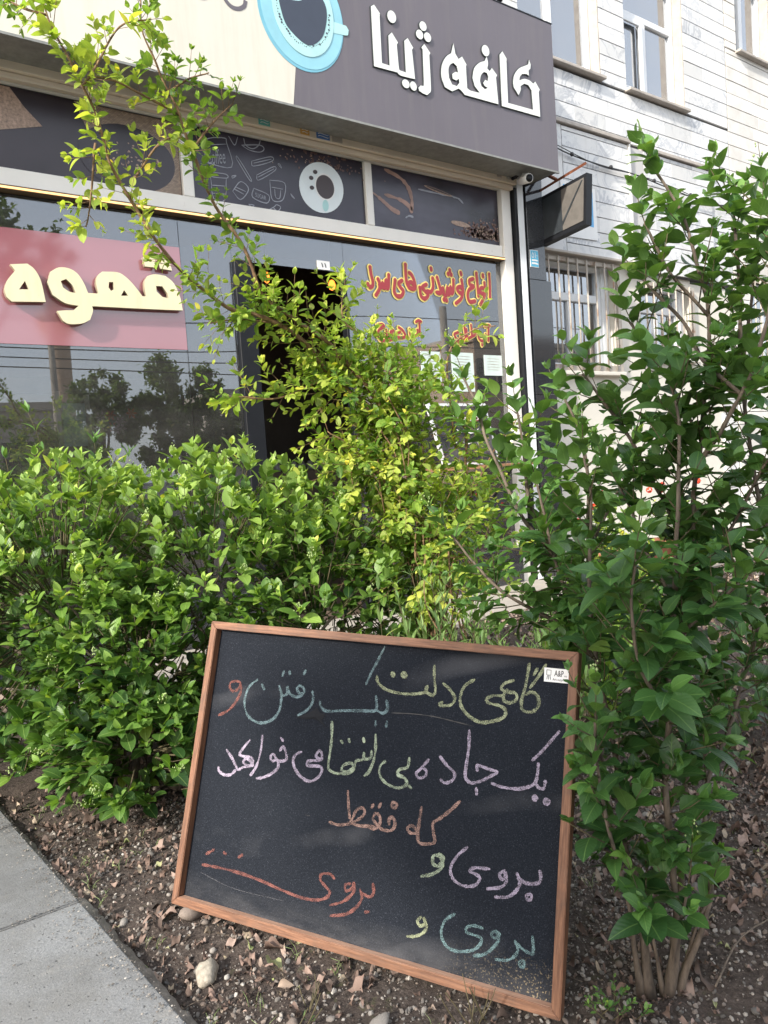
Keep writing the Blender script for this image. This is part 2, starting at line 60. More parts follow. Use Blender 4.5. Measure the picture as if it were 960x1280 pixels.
VINE = (((1.838,2.305,0.037),(1.872,2.313,0.478),(1.859,2.315,0.702),(1.82,2.32,0.894),(1.759,2.319,1.114),(1.645,2.35,1.27),(1.519,2.388,1.393),(1.395,2.362,1.5),(1.296,2.376,1.568),(1.198,2.388,1.606),(1.121,2.381,1.607),(1.031,2.389,1.673),(0.927,2.346,1.742),(0.859,2.338,1.819),(0.79,2.335,1.94),(0.736,2.32,2.043),(0.703,2.29,2.15),(0.659,2.266,2.229),(0.602,2.253,2.339),(0.583,2.276,2.462)),((1.85,2.296,0.036),(1.901,2.297,0.539),(1.906,2.313,0.792),(1.833,2.322,1.049),(1.672,2.333,1.298),(1.512,2.338,1.472),(1.354,2.335,1.577),(1.247,2.356,1.656),(1.192,2.344,1.782),(1.098,2.361,1.937),(1.037,2.353,2.073),(0.988,2.336,2.194),(0.929,2.324,2.309),(0.883,2.305,2.419),(0.881,2.317,2.577)),((1.876,2.302,0.028),(1.929,2.301,0.534),(1.972,2.267,0.818),(1.997,2.204,1.035),(1.955,2.186,1.22),(1.871,2.193,1.342),(1.806,2.181,1.384)),((1.833,2.284,0.043),(1.827,2.29,0.551),(1.756,2.298,0.808),(1.669,2.313,0.997),(1.555,2.342,1.124),(1.462,2.352,1.186)),((1.833,2.322,1.049),(1.756,2.339,1.359),(1.678,2.344,1.508),(1.573,2.364,1.595),(1.591,2.362,1.742)),((1.519,2.388,1.393),(1.333,2.455,1.318),(1.194,2.493,1.326),(1.142,2.504,1.31)),((1.296,2.376,1.568),(1.173,2.403,1.58),(1.08,2.445,1.569)),((0.682,2.283,2.187),(0.7,2.235,2.215),(0.77,2.194,2.334),(0.845,2.141,2.35)),((0.988,2.336,2.194),(0.809,2.345,2.255),(0.717,2.35,2.258)),((1.008,2.312,2.078),(1.079,2.269,2.173),(1.128,2.237,2.22)),((0.962,2.334,2.261),(1.01,2.303,2.295),(1.066,2.263,2.31)),((0.708,2.303,2.043),(0.695,2.34,1.916),(0.681,2.38,1.821)),((0.811,2.321,1.951),(0.89,2.273,2.066),(0.947,2.233,2.08)),((0.594,2.26,2.35),(0.534,2.305,2.378),(0.475,2.351,2.427)),((1.998,2.194,0.911),(2.055,2.105,1.089),(2.14,2.052,1.205)),((1.931,2.194,1.1),(1.903,2.177,1.429),(1.951,2.088,1.52),(2.024,2.036,1.534)))
RED_WORDS = ((1,(((3.2447,2.4694),(3.2494,2.4205),(3.2612,2.3685),(3.2541,2.3361),(3.2243,2.3289),(3.2158,2.3494)),((3.3086,2.3903),(3.3196,2.3616),(3.3146,2.3196),(3.2814,2.2755)),((3.3186,2.3496),(3.3336,2.333),(3.3484,2.3676),(3.3531,2.3346),(3.3686,2.3406),(3.379,2.394),(3.3818,2.3369),(3.3971,2.3406),(3.4075,2.4288)))),(1,(((3.5996,2.462),(3.6221,2.4481),(3.6435,2.401),(3.6458,2.3521),(3.5984,2.3519),(3.585,2.3802),(3.6145,2.3949),(3.6404,2.3639)),((3.5683,2.5187),(3.5657,2.4491),(3.5711,2.3827),(3.5904,2.3501)),((3.5258,2.3995),(3.4946,2.3763),(3.5091,2.3472),(3.5334,2.3224),(3.5119,2.2868),(3.4685,2.2835),(3.4482,2.3158),(3.4626,2.3977)))),(1,(((4.1184,2.4542),(4.126,2.3969),(4.1226,2.3554),(4.0828,2.3575),(4.0677,2.3858),(4.1036,2.4003),(4.1237,2.3684),(4.1051,2.3116),(4.0461,2.2689)),((4.1144,2.5117),(4.1184,2.4966)),((4.0331,2.4469),(4.0244,2.3607),(4.0058,2.3426),(3.9997,2.3931),(3.9869,2.3412),(3.9695,2.3361),(3.9689,2.3906),(3.9537,2.3285),(3.9297,2.3242),(3.9192,2.3802),(3.899,2.3383),(3.8556,2.3375)),((4.0016,2.5204),(4.0026,2.5116)),((3.9823,2.492),(3.9833,2.4844)),((4.0144,2.4898),(4.0155,2.4823)),((3.9237,2.2921),(3.9248,2.2846)),((3.9504,2.2889),(3.9515,2.2814)),((3.8683,2.4515),(3.8814,2.4086),(3.8971,2.3558)),((3.8228,2.4412),(3.8226,2.3787),(3.7997,2.3394),(3.7622,2.3402)),((3.8126,2.5164),(3.8149,2.5041)),((3.7565,2.3895),(3.7158,2.3663),(3.7379,2.3408),(3.768,2.3121),(3.7365,2.2836),(3.6989,2.2982),(3.6913,2.3619)))),(1,(((4.422,2.5267),(4.4222,2.4606),(4.4165,2.3434)),((4.3628,2.4529),(4.3663,2.3833),(4.3412,2.3656),(4.3096,2.3802),(4.3266,2.4105),(4.3585,2.3999),(4.3581,2.3497),(4.305,2.2775)),((4.3513,2.5137),(4.3521,2.5007)),((4.2813,2.5205),(4.2845,2.4489),(4.2903,2.342)),((4.2417,2.474),(4.2013,2.4575),(4.2057,2.4241),(4.2458,2.4144),(4.1918,2.3841),(4.1737,2.336),(4.1914,2.2918),(4.2491,2.2998)))),(0,(((3.2768,2.0604),(3.319,2.0674),(3.3327,2.0525),(3.2873,2.0264),(3.2749,1.9841),(3.3047,1.9495),(3.3551,1.9612)),((3.3145,1.9954),(3.3154,1.9883)),((3.3533,2.0296),(3.3548,1.9756),(3.3821,1.9768)),((3.4168,2.0291),(3.3916,2.0182),(3.3958,1.9955),(3.4208,2.0027),(3.4121,1.972),(3.3714,1.9571)),((3.4694,2.0535),(3.5062,2.0309),(3.5213,1.9877),(3.4281,1.9812),(3.4461,2.0135),(3.4774,2.0198)))),(0,(((3.6658,2.0907),(3.6641,2.0113)),((3.6349,2.1038),(3.6582,2.115),(3.6834,2.109)),((3.57,2.0463),(3.5728,2.0034),(3.6054,1.9963),(3.6384,2.0101),(3.6427,2.0437)),((3.599,1.9763),(3.6,1.9689)))),(0,(((4.1908,2.1095),(4.1944,2.0222)),((4.1411,1.999),(4.1942,2.0196),(4.2316,2.0396),(4.2229,2.0654),(4.1927,2.0457)),((4.1384,2.0743),(4.1428,1.9991)),((4.1188,2.0928),(4.122,2.0021),(4.0825,1.9914),(4.0789,2.0326)),((4.0679,1.9611),(4.0689,1.9521)),((4.0523,2.0469),(4.0094,2.0295),(4.0194,2.0042),(4.0468,1.9796),(4.0185,1.9502),(3.9799,1.9615),(3.9758,1.9959)))),(0,(((4.3781,2.0968),(4.3716,1.9928)),((4.3458,2.1057),(4.3724,2.1177),(4.398,2.1137)),((4.2657,2.0609),(4.2669,2.0083),(4.3017,1.9899),(4.3394,2.0047),(4.3445,2.0447)),((4.2977,1.9634),(4.2988,1.9541)))))

# ------------------------------------------------------------ helpers
def link(o, parent=None):
    COL.objects.link(o)
    if parent is not None:
        o.parent = parent
        o.matrix_parent_inverse = Matrix.Translation(-parent.location)
    return o
def mesh(name, verts, faces, m=None, smooth=False):
    me = bpy.data.meshes.new(name); me.from_pydata([tuple(v) for v in verts], [], faces); me.update()
    if m: me.materials.append(m)
    if smooth: me.polygons.foreach_set('use_smooth', [True] * len(me.polygons))
    return me
def obj(name, me, parent=None): return link(bpy.data.objects.new(name, me), parent)
def empty(name, loc, label=None, cat=None, group=None):
    o = bpy.data.objects.new(name, None); o.location = loc; COL.objects.link(o); o.empty_display_size = .1
    return tag(o, label, cat, group)
def tag(o, label=None, cat=None, group=None, kind=None):
    if label: o['label'] = label
    if cat: o['category'] = cat
    if group: o['group'] = group
    if kind: o['kind'] = kind
    return o
def bm_obj(name, bm, m, parent=None, smooth=False):
    me = bpy.data.meshes.new(name); bm.to_mesh(me); bm.free(); me.materials.append(m)
    if smooth: me.polygons.foreach_set('use_smooth', [True] * len(me.polygons))
    return obj(name, me, parent)
def add_box(bm, x0, x1, y0, y1, z0, z1, bev=0.0):
    r = bmesh.ops.create_cube(bm, size=1, matrix=Matrix.Translation(((x0+x1)/2, (y0+y1)/2, (z0+z1)/2)) @ Matrix.Diagonal((abs(x1-x0), abs(y1-y0), abs(z1-z0), 1)))
    if bev > 0:
        es = list({e for v in r['verts'] for e in v.link_edges})
        bmesh.ops.bevel(bm, geom=es, offset=bev, segments=1, affect='EDGES')
def box(name, x0, x1, y0, y1, z0, z1, m, parent=None, bev=0.0):
    bm = bmesh.new(); add_box(bm, x0, x1, y0, y1, z0, z1, bev); return bm_obj(name, bm, m, parent)
def boxes(name, L, m, parent=None, bev=0.0):
    bm = bmesh.new()
    for b in L: add_box(bm, *b, bev=bev)
    return bm_obj(name, bm, m, parent)
def catmull(pts, n=6):
    P = [Vector(p) for p in pts]
    if len(P) < 3:
        return [P[0].lerp(P[-1], i / n) for i in range(n + 1)]
    P = [P[0] * 2 - P[1]] + P + [P[-1] * 2 - P[-2]]; out = []
    for i in range(1, len(P) - 2):
        a, b, c, d = P[i-1:i+3]
        for k in range(n):
            t = k / n
            out.append(.5 * ((2*b) + (c-a)*t + (2*a-5*b+4*c-d)*t*t + (3*b-a-3*c+d)*t*t*t))
    out.append(P[-2]); return out
def tube_data(pts, r0, r1=None, sides=6, V=None, F=None):
    V = [] if V is None else V; F = [] if F is None else F
    r1 = r0 if r1 is None else r1
    P = [Vector(p) for p in pts]; n = len(P); base = len(V); ref = Vector((.3, .2, 1)).normalized()
    for i, p in enumerate(P):
        t = (P[min(i+1, n-1)] - P[max(i-1, 0)])
        t = t.normalized() if t.length > 1e-7 else Vector((0, 0, 1))
        if i == 0:
            if abs(t.dot(ref)) > .9: ref = Vector((1, .1, 0)).normalized()
            a = t.cross(ref).normalized()
        else:
            a = (a - t*a.dot(t)).normalized()
        b = t.cross(a)
        r = r0 + (r1 - r0) * i / max(1, n-1)
        for k in range(sides):
            an = 2*math.pi*k/sides; V.append(p + a*math.cos(an)*r + b*math.sin(an)*r)
    for i in range(n-1):
        for k in range(sides):
            k2 = (k+1) % sides
            F.append((base+i*sides+k, base+i*sides+k2, base+(i+1)*sides+k2, base+(i+1)*sides+k))
    F.append(tuple(base+k for k in range(sides))[::-1]); F.append(tuple(base+(n-1)*sides+k for k in range(sides)))
    return V, F
def tube(name, pts, r0, r1, m, parent=None, sides=8, smooth=True):
    V, F = tube_data(pts, r0, r1, sides); return obj(name, mesh(name, V, F, m, smooth), parent)
def lathe(name, prof, loc, m, parent=None, seg=20, axis='Z'):
    V = []; F = []
    for r, z in prof:
        for k in range(seg):
            a = 2*math.pi*k/seg; v = Vector((r*math.cos(a), r*math.sin(a), z))
            if axis == 'Y': v = Vector((v.x, v.z, v.y))
            V.append(v + Vector(loc))
    for i in range(len(prof)-1):
        for k in range(seg):
            k2 = (k+1) % seg; F.append((i*seg+k, i*seg+k2, (i+1)*seg+k2, (i+1)*seg+k))
    return obj(name, mesh(name, V, F, m, True), parent)

# ------------------------------------------------------------ materials
class NT:
    def __init__(s, name):
        s.m = bpy.data.materials.new(name); s.m.use_nodes = True; s.n = s.m.node_tree.nodes; s.l = s.m.node_tree.links
        s.b = s.n['Principled BSDF']; s.out = s.n['Material Output']
    def node(s, t, **kw):
        n = s.n.new(t)
        for k, v in kw.items():
            if k.startswith('i_'):
                key = k[2:]; key = int(key) if key.isdigit() else key.replace('_', ' '); n.inputs[key].default_value = v
            else: setattr(n, k, v)
        return n
    def noise(s, scale, detail=4, rough=.55, coord='Object', stretch=None):
        key = coord
        if coord == 'Position': src = s.node('ShaderNodeNewGeometry').outputs['Position']
        else: src = s.node('ShaderNodeTexCoord').outputs[coord]
        if stretch:
            mp = s.node('ShaderNodeMapping'); mp.inputs['Scale'].default_value = stretch; s.l.new(src, mp.inputs[0]); src = mp.outputs[0]
        n = s.node('ShaderNodeTexNoise', i_Scale=scale, i_Detail=detail, i_Roughness=rough); s.l.new(src, n.inputs['Vector']); return n.outputs[0]
    def ramp(s, src, stops):
        r = s.node('ShaderNodeValToRGB'); e = r.color_ramp.elements
        while len(e) < len(stops): e.new(.5)
        for el, (p, c) in zip(e, stops):
            el.position = p; el.color = (c if len(c) == 4 else (*c, 1)) if isinstance(c, tuple) else (c, c, c, 1)
        s.l.new(src, r.inputs[0]); return r.outputs[0]
    def mix(s, fac, a, b, blend='MIX'):
        n = s.node('ShaderNodeMix', data_type='RGBA', blend_type=blend)
        for idx, v in ((0, fac), (6, a), (7, b)):
            if isinstance(v, bpy.types.NodeSocket): s.l.new(v, n.inputs[idx])
            elif isinstance(v, tuple): n.inputs[idx].default_value = (*v, 1)
            else: n.inputs[idx].default_value = v
        return n.outputs[2]
    def math(s, op, a, b=0.0):
        n = s.node('ShaderNodeMath', operation=op)
        for i, v in enumerate((a, b)):
            if isinstance(v, bpy.types.NodeSocket): s.l.new(v, n.inputs[i])
            else: n.inputs[i].default_value = v
        return n.outputs[0]
    def bump(s, h, strength=.3, dist=.01):
        b = s.node('ShaderNodeBump', i_Strength=strength, i_Distance=dist); s.l.new(h, b.inputs['Height']); s.l.new(b.outputs[0], s.b.inputs['Normal'])
    def set(s, **kw):
        for k, v in kw.items():
            k = k.replace('_', ' ')
            if isinstance(v, bpy.types.NodeSocket): s.l.new(v, s.b.inputs[k])
            elif isinstance(v, tuple) and len(v) == 3: s.b.inputs[k].default_value = (*v, 1)
            else: s.b.inputs[k].default_value = v
        return s
def simple(name, col, rough=.6, var=.12, scale=8, bump=.0, bscale=60, metallic=0.0, spec=.5, dirt=None):
    t = NT(name); n = t.noise(scale, 5, .6, 'Position')
    lo = tuple(c*(1-var) for c in col); hi = tuple(min(1, c*(1+var)) for c in col)
    c = t.ramp(n, [(.3, lo), (.7, hi)])
    if dirt:
        d = t.ramp(t.noise(dirt[1], 6, .7, 'Position'), [(dirt[2], 0.0), (min(1, dirt[2]+.15), 1.0)]); c = t.mix(t.math('MULTIPLY', d, dirt[3] if len(dirt) > 3 else .7), c, dirt[0])
    t.set(Base_Color=c, Roughness=rough, Metallic=metallic, Specular_IOR_Level=spec)
    if bump: t.bump(t.noise(bscale, 4, .6, 'Position'), bump, .004)
    return t.m
def emis(name, col, s):
    t = NT(name); t.set(Base_Color=col, Emission_Color=col, Emission_Strength=s); return t.m

M = {}
M['sign_cream'] = simple('sign_cream', (.71, .66, .55), .45, .05, 1.2)
M['sign_grey'] = simple('sign_grey', (.118, .106, .118), .45, .06, 1.5)
M['letter_white'] = simple('letter_white', (.74, .76, .72), .4, .04)
M['letter_edge'] = simple('letter_edge', (.045, .05, .055), .5, .05)
M['sign_trim'] = simple('sign_trim', (.26, .26, .24), .45, .2, 20, metallic=.3)
M['beige_metal'] = simple('beige_metal', (.66, .57, .46), .5, .06, 3, dirt=((.2, .15, .1), 14, .62, .5))
M['white_frame'] = simple('white_frame', (.80, .775, .73), .42, .05, 4, dirt=((.33, .28, .22), 22, .64, .5))
M['white_rail'] = simple('white_rail', (.74, .76, .78), .4, .05, 4, dirt=((.35, .33, .3), 20, .66, .4))
M['cup_blue'] = simple('cup_blue', (.27, .56, .66), .45, .10, 5)
M['cup_light'] = simple('cup_light', (.42, .68, .68), .45, .1, 6)
M['cup_rim'] = simple('cup_rim', (.17, .44, .56), .45, .1, 6)
M['coffee_print'] = simple('coffee_print', (.038, .048, .075), .4, .1, 6)
M['black_metal'] = simple('black_metal', (.010, .011, .014), .45, .2, 10, spec=.25)
M['rust'] = simple('rust', (.15, .045, .02), .75, .4, 30, bump=.4, bscale=120, dirt=((.32, .12, .05), 18, .5))
M['rusty_white'] = simple('rusty_white', (.42, .38, .33), .6, .1, 10, bump=.3, dirt=((.20, .09, .04), 9, .52, .85))
M['plaster'] = simple('plaster', (.66, .63, .56), .85, .05, 2.5, bump=.3, bscale=40, dirt=((.5, .46, .38), 5, .6, .5))
M['plaster_grey'] = simple('plaster_grey', (.52, .51, .50), .85, .06, 3, bump=.25, bscale=40)
M['joint'] = simple('joint', (.07, .07, .07), .9, .2, 12)
M['ledge'] = simple('ledge', (.42, .38, .34), .7, .15, 14, bump=.2)
M['paper'] = simple('paper', (.62, .72, .68), .7, .08, 20)
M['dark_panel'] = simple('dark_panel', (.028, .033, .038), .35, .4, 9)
M['paler_panel'] = simple('paler_panel', (.11, .10, .09), .6, .2, 12)
M['blue_print'] = simple('blue_print', (.12, .40, .72), .5, .2, 4)
M['plaque_blue'] = simple('plaque_blue', (.08, .40, .60), .4, .1)
M['white'] = simple('white', (.78, .78, .77), .5, .04)
M['red_text'] = simple('red_text', (.33, .035, .045), .5, .08)
M['yellow_text'] = simple('yellow_text', (.86, .70, .22), .5, .05)
M['pink_film'] = simple('pink_film', (.34, .13, .155), .06, .06, 1.5); M['pink_film'].node_tree.nodes['Principled BSDF'].inputs['IOR'].default_value = 2.1
M['gold_letter'] = simple('gold_letter', (.80, .70, .42), .5, .07, 25)
M['gold_side'] = simple('gold_side', (.28, .23, .16), .6, .15, 25)
M['dark_text'] = simple('dark_text', (.10, .07, .09), .6, .1)
M['teal_st'] = simple('teal_sticker', (.12, .42, .38), .5); M['orange_st'] = simple('orange_sticker', (.62, .33, .07), .5); M['blue_st'] = simple('blue_sticker', (.06, .16, .42), .5); M['grey_st'] = simple('grey_sticker', (.35, .31, .27), .5)
M['bronze_rail'] = simple('bronze_rail', (.12, .075, .04), .5)
M['led'] = emis('led_glow', (1.0, .58, .24), .55)
M['bulb'] = emis('bulb_glow', (1.0, .22, .03), 1.5)
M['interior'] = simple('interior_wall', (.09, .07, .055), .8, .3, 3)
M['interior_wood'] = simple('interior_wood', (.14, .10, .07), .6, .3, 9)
M['jar'] = simple('jar_ceramic', (.3, .28, .26), .3)
M['curtain'] = simple('curtain_cloth', (.5, .52, .54), .9, .1, 3)
M['blind'] = simple('blind_cloth', (.55, .62, .68), .9, .06, 3)
M['asphalt'] = simple('asphalt', (.05, .05, .052), .9, .2, 30, bump=.4)
M['concrete'] = simple('concrete', (.24, .235, .225), .9, .1, 6, bump=.4, bscale=150)
M['wire'] = simple('wire', (.02, .02, .022), .5)
M['brick_red'] = simple('distant_render', (.45, .33, .24), .9, .1, .6)
M['tan_build'] = simple('distant_tan', (.38, .34, .29), .9, .1, .6)
M['gold_dome'] = simple('tower_gold', (.5, .33, .1), .6, .1, 2)
M['shelf_wood'] = simple('shelf_wood', (.30, .15, .075), .55, .15, 12)
M['flower_red'] = simple('flower_red', (.72, .07, .03), .6, .2, 50); M['flower_pink'] = simple('flower_pink', (.75, .5, .52), .6, .1, 50)
M['pot'] = simple('clay_pot', (.3, .12, .07), .8)
M['bead'] = simple('flower_bud_green', (.32, .42, .16), .6, .2, 50)

def streaky(name, col, dark, rough=.42):
    t = NT(name); a = t.noise(3.0, 6, .65, 'Position', (5, 5, .45)); c2 = t.noise(1.4, 5, .6, 'Position')
    c = t.ramp(c2, [(.3, tuple(x*.92 for x in col)), (.7, tuple(min(1, x*1.05) for x in col))])
    c = t.mix(t.ramp(a, [(.48, 0.0), (.78, .45)]), c, dark); s = t.ramp(t.noise(70, 3, .6, 'Position'), [(.68, 0.0), (.75, .5)]); c = t.mix(s, c, dark)
    t.set(Base_Color=c, Roughness=t.ramp(a, [(.3, rough-.08), (.7, rough+.15)])); t.bump(c2, .08, .02); return t.m
M['sign_cream'] = streaky('sign_cream', (.70, .665, .575), (.54, .49, .40)); M['sign_grey'] = streaky('sign_grey', (.128, .113, .132), (.19, .175, .18))
M['gold_letter'] = streaky('gold_letter', (.82, .74, .50), (.62, .52, .32), .5)
def glass(name, tint, refl, ior=1.5, tcol=.8, rough=.0):
    t = NT(name); n = t.n; l = t.l
    tr = t.node('ShaderNodeBsdfTransparent'); tr.inputs[0].default_value = (*tint, 1)
    gl = t.node('ShaderNodeBsdfGlossy', i_Roughness=rough); gl.inputs[0].default_value = (.94, .96, 1, 1)
    fr = t.node('ShaderNodeFresnel', i_IOR=ior)
    f = t.math('ADD', t.math('MULTIPLY', fr.outputs[0], 1.0), refl)
    f.node.use_clamp = True
    b = t.node('ShaderNodeBump', i_Strength=.05, i_Distance=.01); l.new(t.noise(1.1, 1, .3, 'Position'), b.inputs['Height']); l.new(b.outputs[0], gl.inputs['Normal'])
    mx = t.node('ShaderNodeMixShader'); l.new(f, mx.inputs[0]); l.new(tr.outputs[0], mx.inputs[1]); l.new(gl.outputs[0], mx.inputs[2])
    df = t.node('ShaderNodeBsdfDiffuse'); df.inputs[0].default_value = (.42, .40, .37, 1)      # dust and wiping smears, added to lift the dark reflections
    sm = t.math('ADD', .035, t.math('MULTIPLY', t.ramp(t.noise(2.2, 6, .7, 'Position', (1, 1, 2.5)), [(.4, 0.0), (.75, 1.0)]), .085))
    m2 = t.node('ShaderNodeMixShader'); l.new(sm, m2.inputs[0]); l.new(mx.outputs[0], m2.inputs[1]); l.new(df.outputs[0], m2.inputs[2])
    l.new(m2.outputs[0], t.out.inputs[0]); return t.m
M['shop_glass'] = glass('shop_glass', (.66, .68, .70), .115, 1.5)
M['room_glass'] = glass('room_glass', (.7, .78, .85), .30, 1.5)

def marble():
    t = NT('marble'); oi = t.node('ShaderNodeObjectInfo')
    pos = t.node('ShaderNodeNewGeometry').outputs['Position']
    off = t.node('ShaderNodeVectorMath', operation='ADD'); sc = t.node('ShaderNodeVectorMath', operation='SCALE'); sc.inputs['Scale'].default_value = 17.0
    cmb = t.node('ShaderNodeCombineXYZ'); t.l.new(oi.outputs['Random'], cmb.inputs[0]); t.l.new(oi.outputs['Random'], cmb.inputs[2])
    t.l.new(cmb.outputs[0], sc.inputs[0]); t.l.new(pos, off.inputs[0]); t.l.new(sc.outputs[0], off.inputs[1])
    n = t.node('ShaderNodeTexNoise', i_Scale=3.2, i_Detail=7, i_Roughness=.62, i_Distortion=1.6); t.l.new(off.outputs[0], n.inputs['Vector'])
    vein = t.ramp(n.outputs[0], [(.44, (.68, .69, .70)), (.495, (.40, .42, .46)), (.54, (.70, .70, .70))])
    cl = t.node('ShaderNodeTexNoise', i_Scale=1.4, i_Detail=3); t.l.new(off.outputs[0], cl.inputs['Vector'])
    c = t.mix(t.ramp(cl.outputs[0], [(.35, 0.0), (.65, 1.0)]), vein, (.73, .725, .71))
    br = t.ramp(oi.outputs['Random'], [(0, .78), (.3, .95), (1, 1.0)])
    c = t.mix(1.0, c, br, 'MULTIPLY')
    st = t.ramp(t.noise(1.0, 5, .65, 'Position', (6, 6, .8)), [(.56, 0.0), (.8, 1.0)])
    c = t.mix(t.math('MULTIPLY', st, .35), c, (.40, .36, .30))
    t.set(Base_Color=c, Roughness=.5); t.bump(n.outputs[0], .12, .002); return t.m
M['marble'] = marble()
def marble_warm():
    t = NT('marble_warm'); oi = t.node('ShaderNodeObjectInfo')
    n = t.noise(4, 6, .6, 'Position')
    c = t.ramp(n, [(.35, (.68, .65, .60)), (.6, (.80, .78, .74))])
    c = t.mix(1.0, c, t.ramp(oi.outputs['Random'], [(0, .84), (1, 1.0)]), 'MULTIPLY')
    t.set(Base_Color=c, Roughness=.6); return t.m
M['marble_warm'] = marble_warm()
def granite():
    t = NT('black_granite'); n = t.noise(160, 2, .5, 'Position')
    t.set(Base_Color=t.ramp(n, [(.45, (.018, .02, .024)), (.75, (.06, .065, .075))]), Roughness=.08, Specular_IOR_Level=.9); return t.m
M['granite'] = granite()
def wood_frame():
    t = NT('frame_wood')
    g = t.noise(14, 6, .65, 'Object', (1.0, 14, 14)); g2 = t.noise(3, 3, .5, 'Object', (1, 3, 3))
    c = t.ramp(g, [(.3, (.085, .033, .016)), (.52, (.185, .080, .040)), (.75, (.30, .145, .078))])
    c = t.mix(t.ramp(g2, [(.48, 0.0), (.75, .8)]), c, (.105, .045, .022))
    k = t.ramp(t.noise(10, 2, .5, 'Object', (1, 1, 1)), [(.69, 0.0), (.73, 1.0)]); c = t.mix(k, c, (.05, .022, .012)); c = t.mix(t.ramp(t.noise(7, 7, .75, 'Object'), [(.50, 0.0), (.68, .6)]), c, (.07, .045, .032))
    t.set(Base_Color=c, Roughness=.55); t.bump(g, .35, .002); return t.m
M['frame_wood'] = wood_frame()
def wood_lit():
    t = NT('frame_wood_lit')  # paler wood with light from above put into its colour
    g = t.noise(14, 6, .65, 'Object', (1.0, 14, 14))
    c = t.ramp(g, [(.3, (.36, .19, .12)), (.6, (.55, .33, .23)), (.8, (.66, .45, .34))]); t.set(Base_Color=c, Roughness=.6); t.bump(g, .3, .002); return t.m
def board_face():
    t = NT('blackboard_paint')
    n = t.noise(420, 2, .6, 'Object'); n2 = t.noise(2.6, 4, .6, 'Object'); n3 = t.noise(1.2, 6, .7, 'Object', (1, 6, 1))
    c = t.ramp(n, [(.35, (.007, .009, .013)), (.62, (.014, .017, .024)), (.78, (.065, .07, .085))])
    c = t.mix(t.ramp(n2, [(.5, 0.0), (.9, .25)]), c, (.035, .039, .05))
    # chalk dust smeared along the foot of the panel and in its left corner
    tc = t.node('ShaderNodeTexCoord').outputs['UV']; sp = t.node('ShaderNodeSeparateXYZ'); t.l.new(tc, sp.inputs[0])
    e = t.ramp(sp.outputs[1], [(0.0, .40), (.04, .14), (.12, 0.0)])
    e = t.math('MULTIPLY', e, t.ramp(t.noise(6, 6, .7, 'Object', (1, 3, 1)), [(.4, .15), (.65, 1.0)]))
    c = t.mix(e, c, (.26, .25, .25))
    r = t.math('MULTIPLY', t.ramp(sp.outputs[0], [(.72, 0.0), (1.0, 1.0)]), t.ramp(sp.outputs[1], [(0.0, 1.0), (.14, 0.0)]))
    sp2 = t.ramp(t.noise(260, 2, .5, 'Object'), [(.58, 0.0), (.66, 1.0)])
    c = t.mix(t.math('MULTIPLY', r, sp2), c, (.42, .33, .2))
    sw = t.node('ShaderNodeTexWave', i_Scale=1.1, i_Distortion=4.0, i_Detail=3.0); mp = t.node('ShaderNodeMapping'); mp.inputs['Rotation'].default_value = (0, 0, 1.3); t.l.new(t.node('ShaderNodeTexCoord').outputs['Object'], mp.inputs[0]); t.l.new(mp.outputs[0], sw.inputs[0])
    c = t.mix(t.math('MULTIPLY', t.ramp(sw.outputs[0], [(.93, 0.0), (1.0, .25)]), t.ramp(n2, [(.45, 0.0), (.7, 1.0)])), c, (.18, .18, .19))
    t.set(Base_Color=c, Roughness=t.ramp(n2, [(.3, .68), (.7, .8)]), Specular_IOR_Level=.10); t.bump(n, .25, .001); return t.m
M['board_face'] = board_face()
def chalk(name, col):
    t = NT('chalk_' + name)
    n = t.noise(620, 3, .7, 'Object'); n2 = t.noise(60, 3, .6, 'Object')
    f = t.math('ADD', t.math('MULTIPLY', n, .7), t.math('MULTIPLY', n2, .3))
    a = t.ramp(f, [(.40, .16), (.60, .90)])
    c = t.ramp(n2, [(.3, tuple(x*.72 for x in col)), (.7, col)])
    t.set(Base_Color=c, Roughness=.95, Alpha=a, Specular_IOR_Level=.1); return t.m
CH = {'red': (.24, .10, .085), 'blue': (.19, .27, .29), 'purple': (.48, .41, .52), 'green': (.44, .51, .37), 'lime': (.38, .41, .26), 'orange': (.36, .23, .195), 'teal': (.19, .29, .30)}
for k_, c_ in CH.items(): M['ch_' + k_] = chalk(k_, c_)
M['ch_scratch'] = chalk('scratch', (.13, .13, .14))
def bark(name, a, b):
    t = NT(name); n = t.noise(60, 5, .65, 'Object', (1, 1, .25))
    t.set(Base_Color=t.ramp(n, [(.3, a), (.7, b)]), Roughness=.85); t.bump(n, .5, .004); return t.m
M['bark'] = bark('bark_brown', (.055, .042, .032), (.20, .155, .118))
M['bark_vine'] = bark('bark_vine', (.10, .05, .028), (.30, .19, .10))
M['twig'] = bark('twig_green', (.05, .05, .025), (.13, .10, .05))
